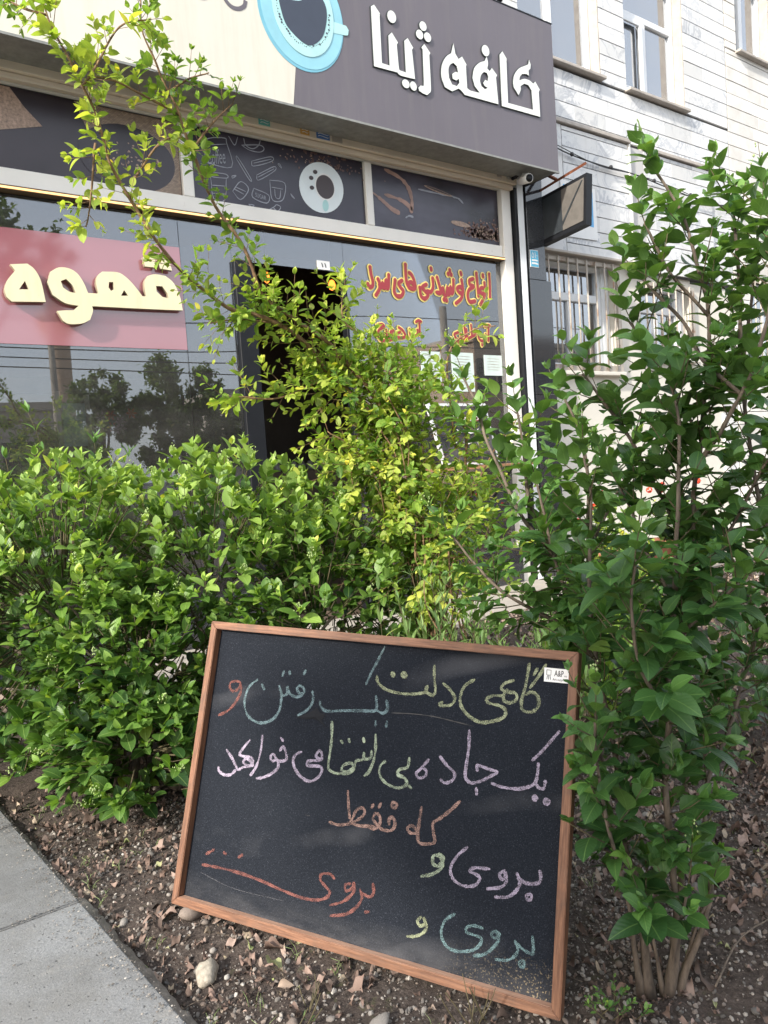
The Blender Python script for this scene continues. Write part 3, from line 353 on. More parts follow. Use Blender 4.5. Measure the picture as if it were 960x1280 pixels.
def leafmat(name, old, mid, young, trans=.35, rough=.38, back=(.12, .19, .07), gloss=.5):
    t = NT(name)
    at = t.node('ShaderNodeAttribute', attribute_name='age').outputs['Fac']; vr = t.node('ShaderNodeAttribute', attribute_name='var').outputs['Fac']
    oi = t.node('ShaderNodeObjectInfo').outputs['Random']
    v = t.math('FRACT', t.math('ADD', vr, oi))
    age = t.math('ADD', at, t.math('MULTIPLY', t.math('SUBTRACT', v, .5), .35))
    c = t.ramp(age, [(0.0, old), (.5, mid), (1.0, young)])
    v2 = t.math('FRACT', t.math('MULTIPLY', v, 7.31))
    c = t.mix(1.0, c, t.ramp(v2, [(0, (.55, .62, .62)), (.5, (.9, .92, .85)), (.96, (1.15, 1.1, 1.0)), (1, (2.0, 1.35, .9))]), 'MULTIPLY')
    uv = t.node('ShaderNodeTexCoord').outputs['UV']; sp = t.node('ShaderNodeSeparateXYZ'); t.l.new(uv, sp.inputs[0])
    d = t.math('ABSOLUTE', t.math('SUBTRACT', sp.outputs[0], .5))
    rib = t.ramp(d, [(0.0, 1.0), (.012, .7), (.035, 0.0)])
    wv = t.math('SINE', t.math('MULTIPLY', t.math('SUBTRACT', sp.outputs[1], t.math('MULTIPLY', d, .7)), 46.0))
    side = t.ramp(wv, [(.85, 0.0), (1.0, .35)])
    pale = tuple(min(1, y*1.3+.04) for y in young)
    c = t.mix(t.math('MULTIPLY', rib, .32), c, pale); c = t.mix(t.math('MULTIPLY', side, .35), c, mid if mid[1] > old[1] else young)
    spot = t.ramp(t.noise(90, 3, .6, 'Position'), [(.70, 0.0), (.78, .6)]); c = t.mix(spot, c, (.14, .12, .05))
    geo = t.node('ShaderNodeNewGeometry').outputs['Backfacing']
    c = t.mix(t.math('MULTIPLY', geo, .45), c, back)
    t.set(Base_Color=c, Roughness=t.math('ADD', rough, t.math('MULTIPLY', v2, .15)), Specular_IOR_Level=gloss)
    t.bump(t.math('ADD', t.math('MULTIPLY', wv, .3), rib), .25, .0015)
    tr = t.node('ShaderNodeBsdfTranslucent'); tc = t.mix(1.0, c, (1.45, 1.5, .55), 'MULTIPLY'); t.l.new(tc, tr.inputs[0])
    mx = t.node('ShaderNodeMixShader'); mx.inputs[0].default_value = trans
    t.l.new(t.b.outputs[0], mx.inputs[1]); t.l.new(tr.outputs[0], mx.inputs[2]); t.l.new(mx.outputs[0], t.out.inputs[0])
    return t.m
M['leaf_hedge'] = leafmat('leaf_hedge', (.034, .092, .026), (.155, .29, .050), (.40, .55, .14), .38, .36)
M['leaf_privet'] = leafmat('leaf_privet', (.046, .118, .038), (.105, .235, .055), (.21, .36, .08), .32, .34)
M['leaf_vine'] = leafmat('leaf_vine', (.085, .19, .033), (.24, .39, .06), (.58, .62, .13), .48, .5, (.2, .28, .1))
M['leaf_herb'] = leafmat('leaf_herb', (.07, .15, .05), (.16, .27, .09), (.28, .40, .15), .3, .6)
M['leaf_tree'] = leafmat('leaf_tree', (.09, .13, .055), (.13, .18, .07), (.17, .22, .09), .5, .5)
def deadmat():
    t = NT('dead_leaf'); oi = t.node('ShaderNodeObjectInfo').outputs['Random']; vr = t.node('ShaderNodeAttribute', attribute_name='var').outputs['Fac']
    v = t.math('FRACT', t.math('ADD', vr, oi))
    c = t.ramp(v, [(0, (.06, .042, .034)), (.35, (.13, .085, .064)), (.6, (.22, .145, .115)), (.85, (.31, .225, .185)), (.97, (.38, .31, .22)), (1, (.28, .33, .12))])
    c = t.mix(t.ramp(t.noise(120, 4, .6, 'Object'), [(.4, 0.0), (.7, .5)]), c, (.08, .05, .035))
    t.set(Base_Color=c, Roughness=.75); return t.m
M['dead'] = deadmat()
def stonemat():
    t = NT('pebble_stone'); oi = t.node('ShaderNodeObjectInfo').outputs['Random']; vr = t.node('ShaderNodeAttribute', attribute_name='var').outputs['Fac']
    v = t.math('FRACT', t.math('ADD', vr, oi))
    c = t.ramp(v, [(0, (.10, .095, .09)), (.3, (.17, .155, .14)), (.55, (.22, .17, .14)), (.75, (.27, .25, .23)), (.93, (.38, .34, .30)), (1, (.5, .47, .43))])
    n = t.noise(80, 5, .65, 'Object'); c = t.mix(t.ramp(n, [(.4, 0.0), (.75, .6)]), c, (.11, .085, .065))
    t.set(Base_Color=c, Roughness=.85); t.bump(n, .4, .003); return t.m
M['stone'] = stonemat()
M['pale_stone'] = simple('pale_stone', (.36, .32, .26), .85, .25, 60, bump=.6, bscale=90, dirt=((.16, .13, .10), 35, .5, .7))
def soilmat():
    t = NT('soil_earth'); a = t.noise(7, 6, .7, 'Position'); b = t.noise(90, 6, .7, 'Position'); g = t.noise(28, 4, .6, 'Position')
    c = t.ramp(b, [(.3, (.020, .016, .014)), (.48, (.058, .046, .040)), (.64, (.13, .105, .090)), (.78, (.26, .22, .195))])
    c = t.mix(t.ramp(a, [(.40, 0.0), (.7, .7)]), c, (.11, .085, .073))
    c = t.mix(t.math('MULTIPLY', t.ramp(g, [(.62, 0.0), (.72, 1.0)]), .30), c, (.09, .12, .03))
    t.set(Base_Color=c, Roughness=.95, Specular_IOR_Level=.2); t.bump(b, .9, .012); return t.m
M['soil'] = soilmat()
def slabmat():
    t = NT('paving_concrete'); oi = t.node('ShaderNodeObjectInfo').outputs['Random']
    b = t.noise(190, 5, .7, 'Position'); a = t.noise(3.5, 7, .7, 'Position'); g = t.noise(13, 5, .7, 'Position')
    c = t.ramp(b, [(.3, (.15, .155, .16)), (.55, (.225, .23, .238)), (.75, (.33, .33, .325))])
    c = t.mix(t.ramp(a, [(.42, 0.0), (.68, .75)]), c, (.16, .156, .148))
    c = t.mix(t.ramp(g, [(.57, 0.0), (.70, .55)]), c, (.26, .25, .235))
    c = t.mix(t.ramp(t.noise(50, 3, .6, 'Position'), [(.70, 0.0), (.74, .8)]), c, (.09, .085, .075))
    c = t.mix(1.0, c, t.ramp(oi, [(0, .9), (1, 1.03)]), 'MULTIPLY')
    e = t.ramp(t.noise(1.3, 8, .75, 'Position'), [(.45, 0.0), (.6, .5)]); c = t.mix(e, c, (.09, .088, .085)); pit = t.ramp(t.noise(95, 2, .5, 'Position'), [(.27, 1.0), (.33, 0.0)]); c = t.mix(t.math('MULTIPLY', pit, .7), c, (.05, .05, .05))
    t.set(Base_Color=c, Roughness=.85); t.bump(t.math('SUBTRACT', b, pit), .5, .004); return t.m
M['slab'] = slabmat()
M['shop_tile'] = simple('shop_tile', (.38, .345, .30), .7, .1, 5, bump=.2, dirt=((.3, .25, .2), 9, .58, .5))
M['kerb_lip'] = simple('kerb_lip', (.17, .15, .13), .95, .35, 25, bump=.9, bscale=90)

# poster prints for the transom (flat print)
def poster(name, fn):
    t = NT(name); c = fn(t); t.set(Base_Color=c, Roughness=.25, Specular_IOR_Level=.5); return t.m
def p_dark(t):
    a = t.noise(1.6, 3, .5, 'Position')
    return t.ramp(a, [(.35, (.018, .015, .026)), (.65, (.045, .038, .058))])
M['poster_mid'] = poster('poster_doodles', p_dark)
def p_right(t):
    a = t.noise(1.3, 4, .55, 'Position', (1, 1, 2.2)); return t.ramp(a, [(.35, (.014, .011, .015)), (.5, (.042, .037, .055)), (.7, (.085, .077, .108))])
M['poster_right'] = poster('poster_steam', p_right)
def p_left(t):
    a = t.noise(1.2, 3, .5, 'Position'); return t.ramp(a, [(.35, (.022, .016, .020)), (.7, (.055, .042, .054))])
M['poster_left'] = poster('poster_sacks', p_left)
def weave():
    t = NT('sack_print'); b = t.node('ShaderNodeTexBrick', i_Scale=34.0); b.inputs['Color1'].default_value = (.40, .30, .22, 1); b.inputs['Color2'].default_value = (.24, .17, .12, 1); b.inputs['Mortar'].default_value = (.06, .04, .035, 1); b.inputs['Mortar Size'].default_value = .03
    mp = t.node('ShaderNodeMapping'); mp.inputs['Rotation'].default_value = (R_(90), 0, 0); t.l.new(t.node('ShaderNodeNewGeometry').outputs['Position'], mp.inputs[0]); t.l.new(mp.outputs[0], b.inputs[0])
    t.set(Base_Color=b.outputs[0], Roughness=.4); return t.m
M['sack'] = weave()
M['steam'] = simple('steam_print', (.33, .20, .16), .4, .3, 9); M['doodle'] = simple('doodle_print', (.30, .31, .36), .4, .1)
M['saucer'] = simple('saucer_print', (.72, .78, .80), .4, .1, 4); M['latte'] = simple('latte_print', (.05, .032, .034), .4, .1); M['bean'] = simple('bean_print', (.14, .07, .055), .4, .5, 60)
M['bean_light'] = simple('bean_print_light', (.35, .24, .18), .4, .5, 60)

# ------------------------------------------------------------ flat figures
def curve_fill(name, loops, y, m, parent=None, extrude=.004, side=None):
    cu = bpy.data.curves.new(name, 'CURVE'); cu.dimensions = '2D'; cu.fill_mode = 'BOTH'; cu.extrude = extrude; cu.resolution_u = 2
    for lp in loops:
        s = cu.splines.new('POLY'); s.points.add(len(lp)-1)
        for p, (a, b) in zip(s.points, lp): p.co = (a, b, 0, 1)
        s.use_cyclic_u = True
    o = bpy.data.objects.new(name, cu); o.rotation_euler = (R_(90), 0, 0)
    COL.objects.link(o); bpy.context.view_layer.update()
    me = bpy.data.meshes.new_from_object(o.evaluated_get(bpy.context.evaluated_depsgraph_get())); bpy.data.objects.remove(o)
    me.transform(Matrix.Translation((0, y, 0)) @ Matrix.Rotation(R_(90), 4, 'X'))
    me.materials.clear(); me.materials.append(m)
    if side:
        me.materials.append(side)
        for p in me.polygons:
            if abs(p.normal.y) < .5: p.material_index = 1
    return obj(name, me, parent)
def smooth_loop(lp, n=3, keep=0.55):
    P = [Vector(p) for p in lp]; N_ = len(P); out = []
    for i in range(N_):
        a, b, c, d = P[i-1], P[i], P[(i+1) % N_], P[(i+2) % N_]
        def ang(u, v, w):
            e, f_ = (v-u), (w-v)
            return e.angle(f_, 0) if e.length > 1e-9 and f_.length > 1e-9 else 0
        sb = ang(a, b, c) > keep; sc = ang(b, c, d) > keep
        m0 = (c-b) if sb else (c-a)*.5; m1 = (c-b) if sc else (d-b)*.5
        for k in range(n):
            t = k/n; h1 = 2*t**3-3*t**2+1; h2 = t**3-2*t**2+t; h3 = -2*t**3+3*t**2; h4 = t**3-t**2
            out.append(b*h1 + m0*h2 + c*h3 + m1*h4)
    return [(p.x, p.y) for p in out]
def ellipse(c, a, b, n=24):
    """centre, end of one half axis, end of the other"""
    c, a, b = Vector(c), Vector(a), Vector(b)
    return [tuple(c + (a-c)*math.cos(2*math.pi*k/n) + (b-c)*math.sin(2*math.pi*k/n)) for k in range(n)]
def ribbon2(strokes, w, to3, nn=5, jit=.15, seed=1, taper=True):
    """strokes in plane coordinates -> flat bands with rounded ends"""
    rnd = random.Random(seed); V = []; F = []
    for st in strokes:
        P = catmull([(p[0], p[1], 0) for p in st], nn)
        if len(P) < 2: continue
        n = len(P); b0 = len(V)
        for i, p in enumerate(P):
            t = P[min(i+1, n-1)] - P[max(i-1, 0)]
            t = t.normalized() if t.length > 1e-9 else Vector((1, 0, 0))
            s = Vector((-t.y, t.x, 0)); ww = w*.5*(1 + rnd.uniform(-jit, jit) + 1.6*jit*mnoise.noise(Vector((i*.22, seed*3.1, len(V)*.01))))
            if taper and i in (0, n-1): ww *= .55
            q = p - t*w*.25 if i == 0 else (p + t*w*.25 if i == n-1 else p)
            V.append(to3(q + s*ww)); V.append(to3(q - s*ww))
        for i in range(n-1): F.append((b0+2*i, b0+2*i+1, b0+2*i+3, b0+2*i+2))
    return V, F
def text_mesh(body, offset=0.0, extrude=0.0):
    cu = bpy.data.curves.new('t', 'FONT'); cu.body = body; cu.offset = offset; cu.extrude = extrude; cu.resolution_u = 3
    o = bpy.data.objects.new('t', cu); COL.objects.link(o); bpy.context.view_layer.update()
    me = bpy.data.meshes.new_from_object(o.evaluated_get(bpy.context.evaluated_depsgraph_get())); bpy.data.objects.remove(o)
    co = np.zeros(len(me.vertices)*3); me.vertices.foreach_get('co', co); return me, co.reshape(-1, 3)
def text_fit(name, body, x0, x1, z0, z1, to3, m, parent=None, offset=0.0, ref=None, depth=0.0):
    me0, c0 = text_mesh(body, 0.0); lo = c0.min(0); hi = c0.max(0); bpy.data.meshes.remove(me0)
    me, co = text_mesh(body, offset)
    u = x0 + (co[:, 0]-lo[0])/(hi[0]-lo[0])*(x1-x0); v = z0 + (co[:, 1]-lo[1])/(hi[1]-lo[1])*(z1-z0)
    w = [to3(Vector((a, b, 0))) for a, b in zip(u, v)]
    me.vertices.foreach_set('co', np.array([tuple(p) for p in w]).ravel()); me.materials.clear(); me.materials.append(m); me.update()
    me.name = name; return obj(name, me, parent)
AR = {'ا': (0xFE8D, 0xFE8E), 'آ': (0xFE81, 0xFE82), 'ب': (0xFE8F, 0xFE90, 0xFE91, 0xFE92), 'ج': (0xFE9D, 0xFE9E, 0xFE9F, 0xFEA0), 'د': (0xFEA9, 0xFEAA), 'ر': (0xFEAD, 0xFEAE),
      'س': (0xFEB1, 0xFEB2, 0xFEB3, 0xFEB4), 'ش': (0xFEB5, 0xFEB6, 0xFEB7, 0xFEB8), 'ط': (0xFEC1, 0xFEC2, 0xFEC3, 0xFEC4), 'ع': (0xFEC9, 0xFECA, 0xFECB, 0xFECC), 'ل': (0xFEDD, 0xFEDE, 0xFEDF, 0xFEE0),
      'ن': (0xFEE5, 0xFEE6, 0xFEE7, 0xFEE8), 'و': (0xFEED, 0xFEEE), 'ه': (0xFEE9, 0xFEEA, 0xFEEB, 0xFEEC), 'ی': (0xFBFC, 0xFBFD, 0xFBFE, 0xFBFF), 'ح': (0xFEA1, 0xFEA2, 0xFEA3, 0xFEA4), 'ص': (0xFEB9, 0xFEBA, 0xFEBB, 0xFEBC)}
def shape(wd):
    out = []
    for i, ch in enumerate(wd):
        f = AR[ch]; prev = i > 0 and len(AR[wd[i-1]]) == 4; nxt = i < len(wd)-1 and len(f) == 4
        out.append(chr(f[3] if prev and nxt else f[1] if prev else f[2] if nxt else f[0]))
    return ''.join(reversed(out))

# ------------------------------------------------------------ ground
def soil_z(x, y):
    v = mnoise.noise(Vector((x*1.3, y*1.3, 0)))*.035 + mnoise.noise(Vector((x*5, y*5, 3)))*.016 + mnoise.noise(Vector((x*17, y*17, 7)))*.007 + mnoise.noise(Vector((x*45, y*45, 7)))*.0035
    return v - .012
def edge_x(y): return .34 + (2.725 - y)*.0824      # side of the walkway
def sheet(name, x0, x1, y0, y1, z, m, kind='structure'):
    return tag(obj(name, mesh(name, [(x0, y0, z), (x1, y0, z), (x1, y1, z), (x0, y1, z)], [(0, 1, 2, 3)], m)), kind=kind)
sheet('ground', -400, 400, -400, 400, -.14, M['asphalt'])
xs = [0]; st = .016
while xs[-1] < 14: xs.append(xs[-1] + st); st = st if xs[-1] < 1.9 else st*1.06
ys = [.2]; st = .016
while ys[-1] < 3.62: ys.append(ys[-1] + st); st = st if ys[-1] < 2.3 else min(st*1.05, .2)
ys[-1] = 3.62
ysb = [-1.6, -1.2, -.8, -.4, -.1, .05]; ys = ysb + ys
V = []; F = []
for y in ys:
    ex = edge_x(y)
    for x in xs: X_ = x + ex - .01; V.append((X_, y, soil_z(X_, y)))
nx = len(xs)
for j in range(len(ys)-1):
    for i in range(nx-1): F.append((j*nx+i, j*nx+i+1, (j+1)*nx+i+1, (j+1)*nx+i))
tag(obj('soil_bed', mesh('soil_bed', V, F, M['soil'], True)), kind='structure')
tag(box('pavement', -8, .2, -1.8, 4.48, -.13, -.02, M['concrete']), kind='structure')
# walkway of concrete slabs
walk = empty('walkway', (0, 2, 0)); tag(walk, kind='structure')
slab_ys = [4.30, 3.71, 3.155, 2.562, 1.969, 1.376, .78, .18, -.4]
rs = random.Random(4)
for j in range(len(slab_ys)-1):
    ya, yb = slab_ys[j]-.004, slab_ys[j+1]+.004
    for i in range(3):
        xa = lambda y: edge_x(y) - .6*i - .004*(i > 0); xb = lambda y: edge_x(y) - .6*(i+1) + .004
        dz = rs.uniform(-.003, .003); T = .022 + dz
        bm = bmesh.new(); vs = [bm.verts.new(p) for p in ((xb(yb), yb, T), (xa(yb), yb, T), (xa(ya), ya, T), (xb(ya), ya, T))]
        f = bm.faces.new(vs); r = bmesh.ops.extrude_face_region(bm, geom=[f])
        bmesh.ops.translate(bm, vec=(0, 0, -.06), verts=[v for v in r['geom'] if isinstance(v, bmesh.types.BMVert)])
        bmesh.ops.recalc_face_normals(bm, faces=bm.faces)
        bmesh.ops.bevel(bm, geom=bm.edges[:], offset=.004, segments=2, affect='EDGES')
        bm_obj('paving_slab', bm, M['slab'], walk)
# rough mortar lip along the slabs
V = []; F = []; yy = -.4; k = 0; rl = random.Random(8)
while yy < 4.3:
    w_ = .022 + .02*mnoise.noise(Vector((yy*6, 0, 0))) + .008*rl.random() + .012*max(0, 1-abs(yy-1.75)/.5)
    V += [(edge_x(yy)-.002, yy, .010 + rl.uniform(-.003, .002)), (edge_x(yy)+max(.004, w_)*.6, yy, .006+rl.uniform(-.005, .005)), (edge_x(yy)+max(.008, w_), yy, -.03)]
    if k: F += [(3*k-3, 3*k-2, 3*k+1, 3*k), (3*k-2, 3*k-1, 3*k+2, 3*k+1)]
    k += 1; yy += .02
obj('mortar_lip', mesh('mortar_lip', V, F, M['kerb_lip'], True), walk)
# light paving in front of the shop
fp = empty('shop_pavement', (3, 4, 0)); tag(fp, kind='structure')
boxes('pavement_base', [(-1.5, 14, 3.62, 4.47, -.13, -.006)], M['joint'], fp)
xx = .9; rs = random.Random(3)
while xx < 9.4:
    for (ya, yb) in ((3.63, 4.04), (4.05, 4.46)):
        box('paving_tile', xx+.004, xx+.396, ya, yb, -.02, .012 + rs.uniform(-.001, .001), M['shop_tile'], fp)
    xx += .4
tag(boxes('kerb', [(-60, 60, -1.95, -1.8, -.14, 0)], M['concrete']), kind='structure')

# ------------------------------------------------------------ marble building
bld = empty('marble_building', (6.5, 4.5, 0), 'white veined marble apartment building with barred ground floor windows right of the cafe', 'building')
bW = [  # solid wall pieces butted together (front at y 4.5), leaving the window openings
    (-1.5, 4.93, 4.52, 4.9, 3.3, 6.7), (4.93, 5.99, 4.52, 4.9, 3.3, 4.41), (4.93, 5.99, 4.52, 4.9, 6.2, 6.7), (5.99, 6.36, 4.52, 4.9, 3.9, 6.7),
    (5.99, 6.36, 4.52, 4.9, 3.3, 3.9), (6.36, 7.32, 4.52, 4.9, 3.3, 4.40), (6.36, 7.32, 4.52, 4.9, 5.72, 6.7), (7.32, 8.10, 4.52, 4.9, 2.70, 6.7),
    (8.12, 8.33, 4.52, 4.9, 0, 6.7), (8.33, 9.05, 4.52, 4.9, 3.2, 5.25), (8.33, 9.05, 4.52, 4.9, 6.2, 6.7), (9.05, 14, 4.52, 4.9, 3.2, 6.7),
    (8.33, 8.45, 4.52, 4.9, 0, 3.2), (8.45, 9.5, 4.52, 4.9, 0, 1.9), (8.45, 9.5, 4.52, 4.9, 2.85, 3.2), (9.5, 14, 4.52, 4.9, 0, 3.2)]
boxes('wall', bW, M['joint'], bld)
boxes('wall', [(4.9, 5.07, 4.53, 4.9, 0, 3.3), (5.07, 6.08, 4.53, 4.9, 0, 1.80), (5.07, 6.08, 4.53, 4.9, 2.76, 3.3), (6.08, 6.46, 4.53, 4.9, 0, 3.3), (6.46, 7.32, 4.53, 4.9, 0, 1.95), (6.46, 7.32, 4.53, 4.9, 2.66, 3.3), (7.32, 7.82, 4.53, 4.9, 0, 2.70), (7.82, 8.10, 4.53, 4.9, 0, 2.70)], M['plaster'], bld)
boxes('wall_return', [(6.266, 6.53, 4.47, 4.53, 2.70, 3.87)], M['plaster_grey'], bld)
# room behind the windows
boxes('room_wall', [(4.9, 14, 7.2, 7.3, 0, 6.7), (4.9, 14, 4.9, 7.2, 3.25, 3.35), (4.9, 14, 4.9, 7.2, 6.65, 6.7), (4.86, 4.9, 4.9, 7.3, 3.3, 6.7)], M['interior'], bld)
rs = random.Random(21)
slab_cache = {}
def slabs(x0, x1, z0, z1, y, m, thick=.022, wmin=.3, wmax=.8):
    H_ = .1365; base = 5.47; k = math.floor((z0-base)/H_)
    z = base + k*H_
    while z < z1-.01:
        a, b = max(z, z0), min(z+H_, z1); z += H_
        if b-a < .02: continue
        x = x0
        while x < x1-.001:
            w = rs.uniform(wmin, wmax)
            if x1-(x+w) < .14: w = x1-x
            g = .0045; d = rs.uniform(-.0018, .0018)
            box('marble_slab', x+g*.2, x+w-g*.2, y-thick+d, y-.0005, a+g*.4, b-g*1.5, m, bld)
            x += w
Y0 = 4.52
slabs(4.9, 8.10, 3.92, 4.395, Y0, M['marble']); slabs(4.3, 4.93, 4.40, 5.3, Y0, M['marble']); slabs(5.99, 6.36, 4.40, 6.0, Y0, M['marble'], wmin=.36, wmax=.37)
slabs(7.32, 8.10, 4.40, 6.3, Y0, M['marble']); slabs(7.72, 8.10, 2.72, 3.92, Y0, M['marble'])
slabs(8.12, 8.33, 5.26, 6.4, Y0, M['marble_warm']); slabs(8.12, 10.6, 2.86, 5.25, Y0, M['marble_warm']); slabs(9.06, 10.2, 5.26, 6.6, Y0, M['marble_warm'])
slabs(8.12, 10.6, .1, 1.88, Y0, M['marble_warm']); slabs(8.12, 8.44, 1.9, 2.86, Y0, M['marble_warm'])
slabs(7.83, 8.10, .4, 2.1, 4.53, M['marble'])
slabs(5.34, 6.262, 2.80, 3.872, 4.47, M['marble'], .022, .42, .5); slabs(6.53, 7.69, 2.73, 3.872, 4.49, M['marble'], .022, .35, .6)
boxes('bay_core', [(4.94, 6.264, 4.47, 4.528, 2.80, 3.872), (6.532, 7.69, 4.49, 4.528, 2.73, 3.872)], M['joint'], bld)
box('bay_cover', 5.0, 5.335, 4.449, 4.4695, 2.80, 3.872, M['marble'], bld)
boxes('ledge', [(4.9, 6.28, 4.42, 4.52, 3.878, 3.912)], M['ledge'], bld, .004); boxes('ledge', [(6.52, 7.71, 4.445, 4.52, 3.878, 3.912)], M['ledge'], bld, .004)
boxes('corner_strip', [(6.264, 6.285, 4.435, 4.468, 2.79, 3.876)], M['white_frame'], bld)
boxes('ledge', [(4.93, 6.30, 4.43, 4.53, 2.775, 2.797)], M['ledge'], bld, .003)
boxes('expansion_joint', [(8.098, 8.122, 4.515, 4.55, 0, 6.7)], M['wire'], bld)

def upper_window(x0, x1, z0, z1, mull, blind, transom=None, casement=False):
    w = empty('window', (x0, 4.6, z0)); w.parent = bld; w.matrix_parent_inverse = Matrix.Translation(-bld.location)
    t = .055; L = [(x0, x0+t, 4.60, 4.66, z0, z1), (x1-t-.012, x1-.012, 4.60, 4.66, z0, z1), (x0+t, x1-t-.012, 4.60, 4.66, z0, z0+t), (x0+t, x1-t-.012, 4.60, 4.66, z1-t, z1)]
    top = z1-t
    if transom: L.append((x0+t, x1-t-.012, 4.60, 4.66, transom, transom+.06)); top = transom
    L.append((mull-.035, mull+.035, 4.598, 4.662, z0+t, top))
    par = Matrix.Translation(Vector((-x0, -4.6, -z0)))
    def ch(o): o.parent = w; o.matrix_parent_inverse = par; return o
    def chbox(nm, L_, m, bev=0): return ch(boxes(nm, L_, m, None, bev))
    chbox('frame', L, M['white_rail'], .004)
    if casement:
        c0, c1 = x0+t+.006, mull-.04; chbox('casement', [(c0, c0+.045, 4.575, 4.598, z0+t, top-.01), (c1-.045, c1, 4.575, 4.598, z0+t, top-.01), (c0+.045, c1-.045, 4.575, 4.598, z0+t, z0+t+.045), (c0+.045, c1-.045, 4.575, 4.598, top-.055, top-.01)], M['white_rail'], .004)
    chbox('pane', [(x0+t, mull-.035, 4.628, 4.634, z0+t, top)], M['room_glass']); chbox('pane', [(mull+.035, x1-t-.012, 4.628, 4.634, z0+t, top)], M['room_glass'])
    if transom: chbox('pane', [(x0+t, x1-t-.012, 4.628, 4.634, transom+.06, z1-t)], M['room_glass'])
    if blind:
        z = z0+.05
        while z < z1-.05:
            chbox('blind_slat', [(x0+.05, x1-.06, 4.70, 4.703, z, z+.060)], M['blind']); z += .066
    else:
        chbox('curtain', [(x0+.04, x0+(x1-x0)*.42, 4.74, 4.745, z0, z1), (x1-(x1-x0)*.2, x1-.02, 4.74, 4.745, z0, z1)], M['curtain'])
    chbox('sill', [(x0-.02, x1+.01, 4.44, 4.599, z0-.03, z0-.002)], M['ledge'], .004)
    chbox('reveal', [(x1-.011, x1-.001, 4.50, 4.60, z0, z1)], M['ledge'])
    return w
upper_window(4.94, 5.985, 4.43, 6.19, 5.43, True)
upper_window(6.362, 7.318, 4.42, 5.71, 6.80, False, transom=5.18, casement=True)
upper_window(8.335, 9.045, 5.27, 6.19, 8.62, False)
def ground_window(x0, x1, z0, z1, nbars, gy, hmid):
    w = empty('barred_window', (x0, 4.6, z0)); w.parent = bld; w.matrix_parent_inverse = Matrix.Translation(-bld.location)
    par = Matrix.Translation(Vector((-x0, -4.6, -z0)))
    def chbox(nm, L_, m, bev=0):
        o = boxes(nm, L_, m, None, bev); o.parent = w; o.matrix_parent_inverse = par; return o
    t = .05
    chbox('frame', [(x0, x0+t, 4.62, 4.68, z0, z1), (x1-t-.1, x1-.1, 4.62, 4.68, z0, z1), (x1-.1, x1-.002, 4.60, 4.66, z0, z1), (x0+t, x1-t-.1, 4.62, 4.68, z0, z0+t), (x0+t, x1-t-.1, 4.62, 4.68, z1-t, z1), (x0+t, x1-t-.1, 4.615, 4.685, hmid, hmid+.07), ((x0+x1)/2-.06, (x0+x1)/2-.02, 4.62, 4.68, z0+t, hmid)], M['white_rail'], .004)
    chbox('pane', [(x0+t, x1-t-.1, 4.648, 4.652, z0+t, hmid)], M['room_glass']); chbox('pane', [(x0+t, x1-t-.1, 4.648, 4.652, hmid+.07, z1-t)], M['room_glass'])
    for i in range(12):
        xa = x0+.02+(x1-x0-.1)*i/12
        chbox('curtain_fold', [(xa, xa+(x1-x0)/14, 4.72+.012*(i % 2), 4.73+.012*(i % 2), z0, hmid)], M['curtain'])
    chbox('grille_frame', [(x0-.02, x1+.01, gy, gy+.012, z0-.04, z0+.015), (x0-.02, x1+.01, gy+.002, gy+.03, z1-.035, z1-.005), (x1-.03, x1+.008, gy+.001, gy+.028, z0+.016, z1-.036)], M['rusty_white'])
    for i in range(nbars):
        x = x0 + .035 + (x1-x0-.05)*i/(nbars-.3)
        V_, F_ = tube_data([(x, gy-.012, z0-.03), (x+.002, gy-.012, (z0+z1)/2), (x, gy-.012, z1-.004)], .0085, .0085, 6)
        o = obj('bar', mesh('bar', V_, F_, M['rusty_white'], True)); o.parent = w; o.matrix_parent_inverse = par
    chbox('sill', [(x0-.04, x1+.03, 4.46, 4.62, z0-.075, z0-.042)], M['plaster'], .004)
ground_window(5.07, 6.08, 1.81, 2.755, 8, 4.475, 2.42)
ground_window(6.46, 7.32, 1.96, 2.65, 7, 4.49, 2.38)
ground_window(8.45, 9.5, 1.91, 2.84, 9, 4.48, 2.5)

# ------------------------------------------------------------ cafe shopfront
shop = empty('cafe_shopfront', (3, 4.5, 0), 'cafe shopfront with big glass panes, printed transom panels and open dark doorway', 'shopfront')
def sb(name, *a, m='white_frame', bev=.003): return box(name, *a, M[m], shop, bev)
LX = -1.5
sb('shutter_box', LX, 4.685, 4.36, 4.6, 3.335, 3.60, m='beige_metal'); sb('shutter_box', LX, 4.68, 4.375, 4.6, 3.235, 3.329, m='beige_metal')
sb('shutter_slat', LX, 4.66, 4.40, 4.44, 3.20, 3.233, m='beige_metal')
sb('transom_rail', LX, 4.56, 4.46, 4.54, 2.662, 2.758); sb('transom_rail', LX, 4.56, 4.462, 4.54, 3.205, 3.24)
for a, b in ((-.42, -.36), (1.875, 1.945), (3.235, 3.295)): sb('mullion', a, b, 4.46, 4.535, 2.76, 3.204)
sb('door_post', 4.562, 4.66, 4.44, 4.56, 0, 3.232, m='white_frame')
sb('shutter_rail', 4.668, 4.70, 4.40, 4.56, 0, 3.22, m='black_metal'); sb('shutter_rail', 4.702, 4.772, 4.40, 4.52, 0, 3.30, m='white_rail')
sb('wall_strip', 4.775, 4.80, 4.42, 4.6, 0, 3.5, m='black_metal')
sb('granite_pillar', 4.80, 5.055, 4.40, 4.6, 0, 1.55, m='granite', bev=.002); sb('granite_pillar', 4.80, 5.055, 4.40, 4.6, 1.553, 2.50, m='granite', bev=.002); sb('granite_pillar', 4.80, 5.0, 4.401, 4.6, 2.503, 3.45, m='granite', bev=.002)
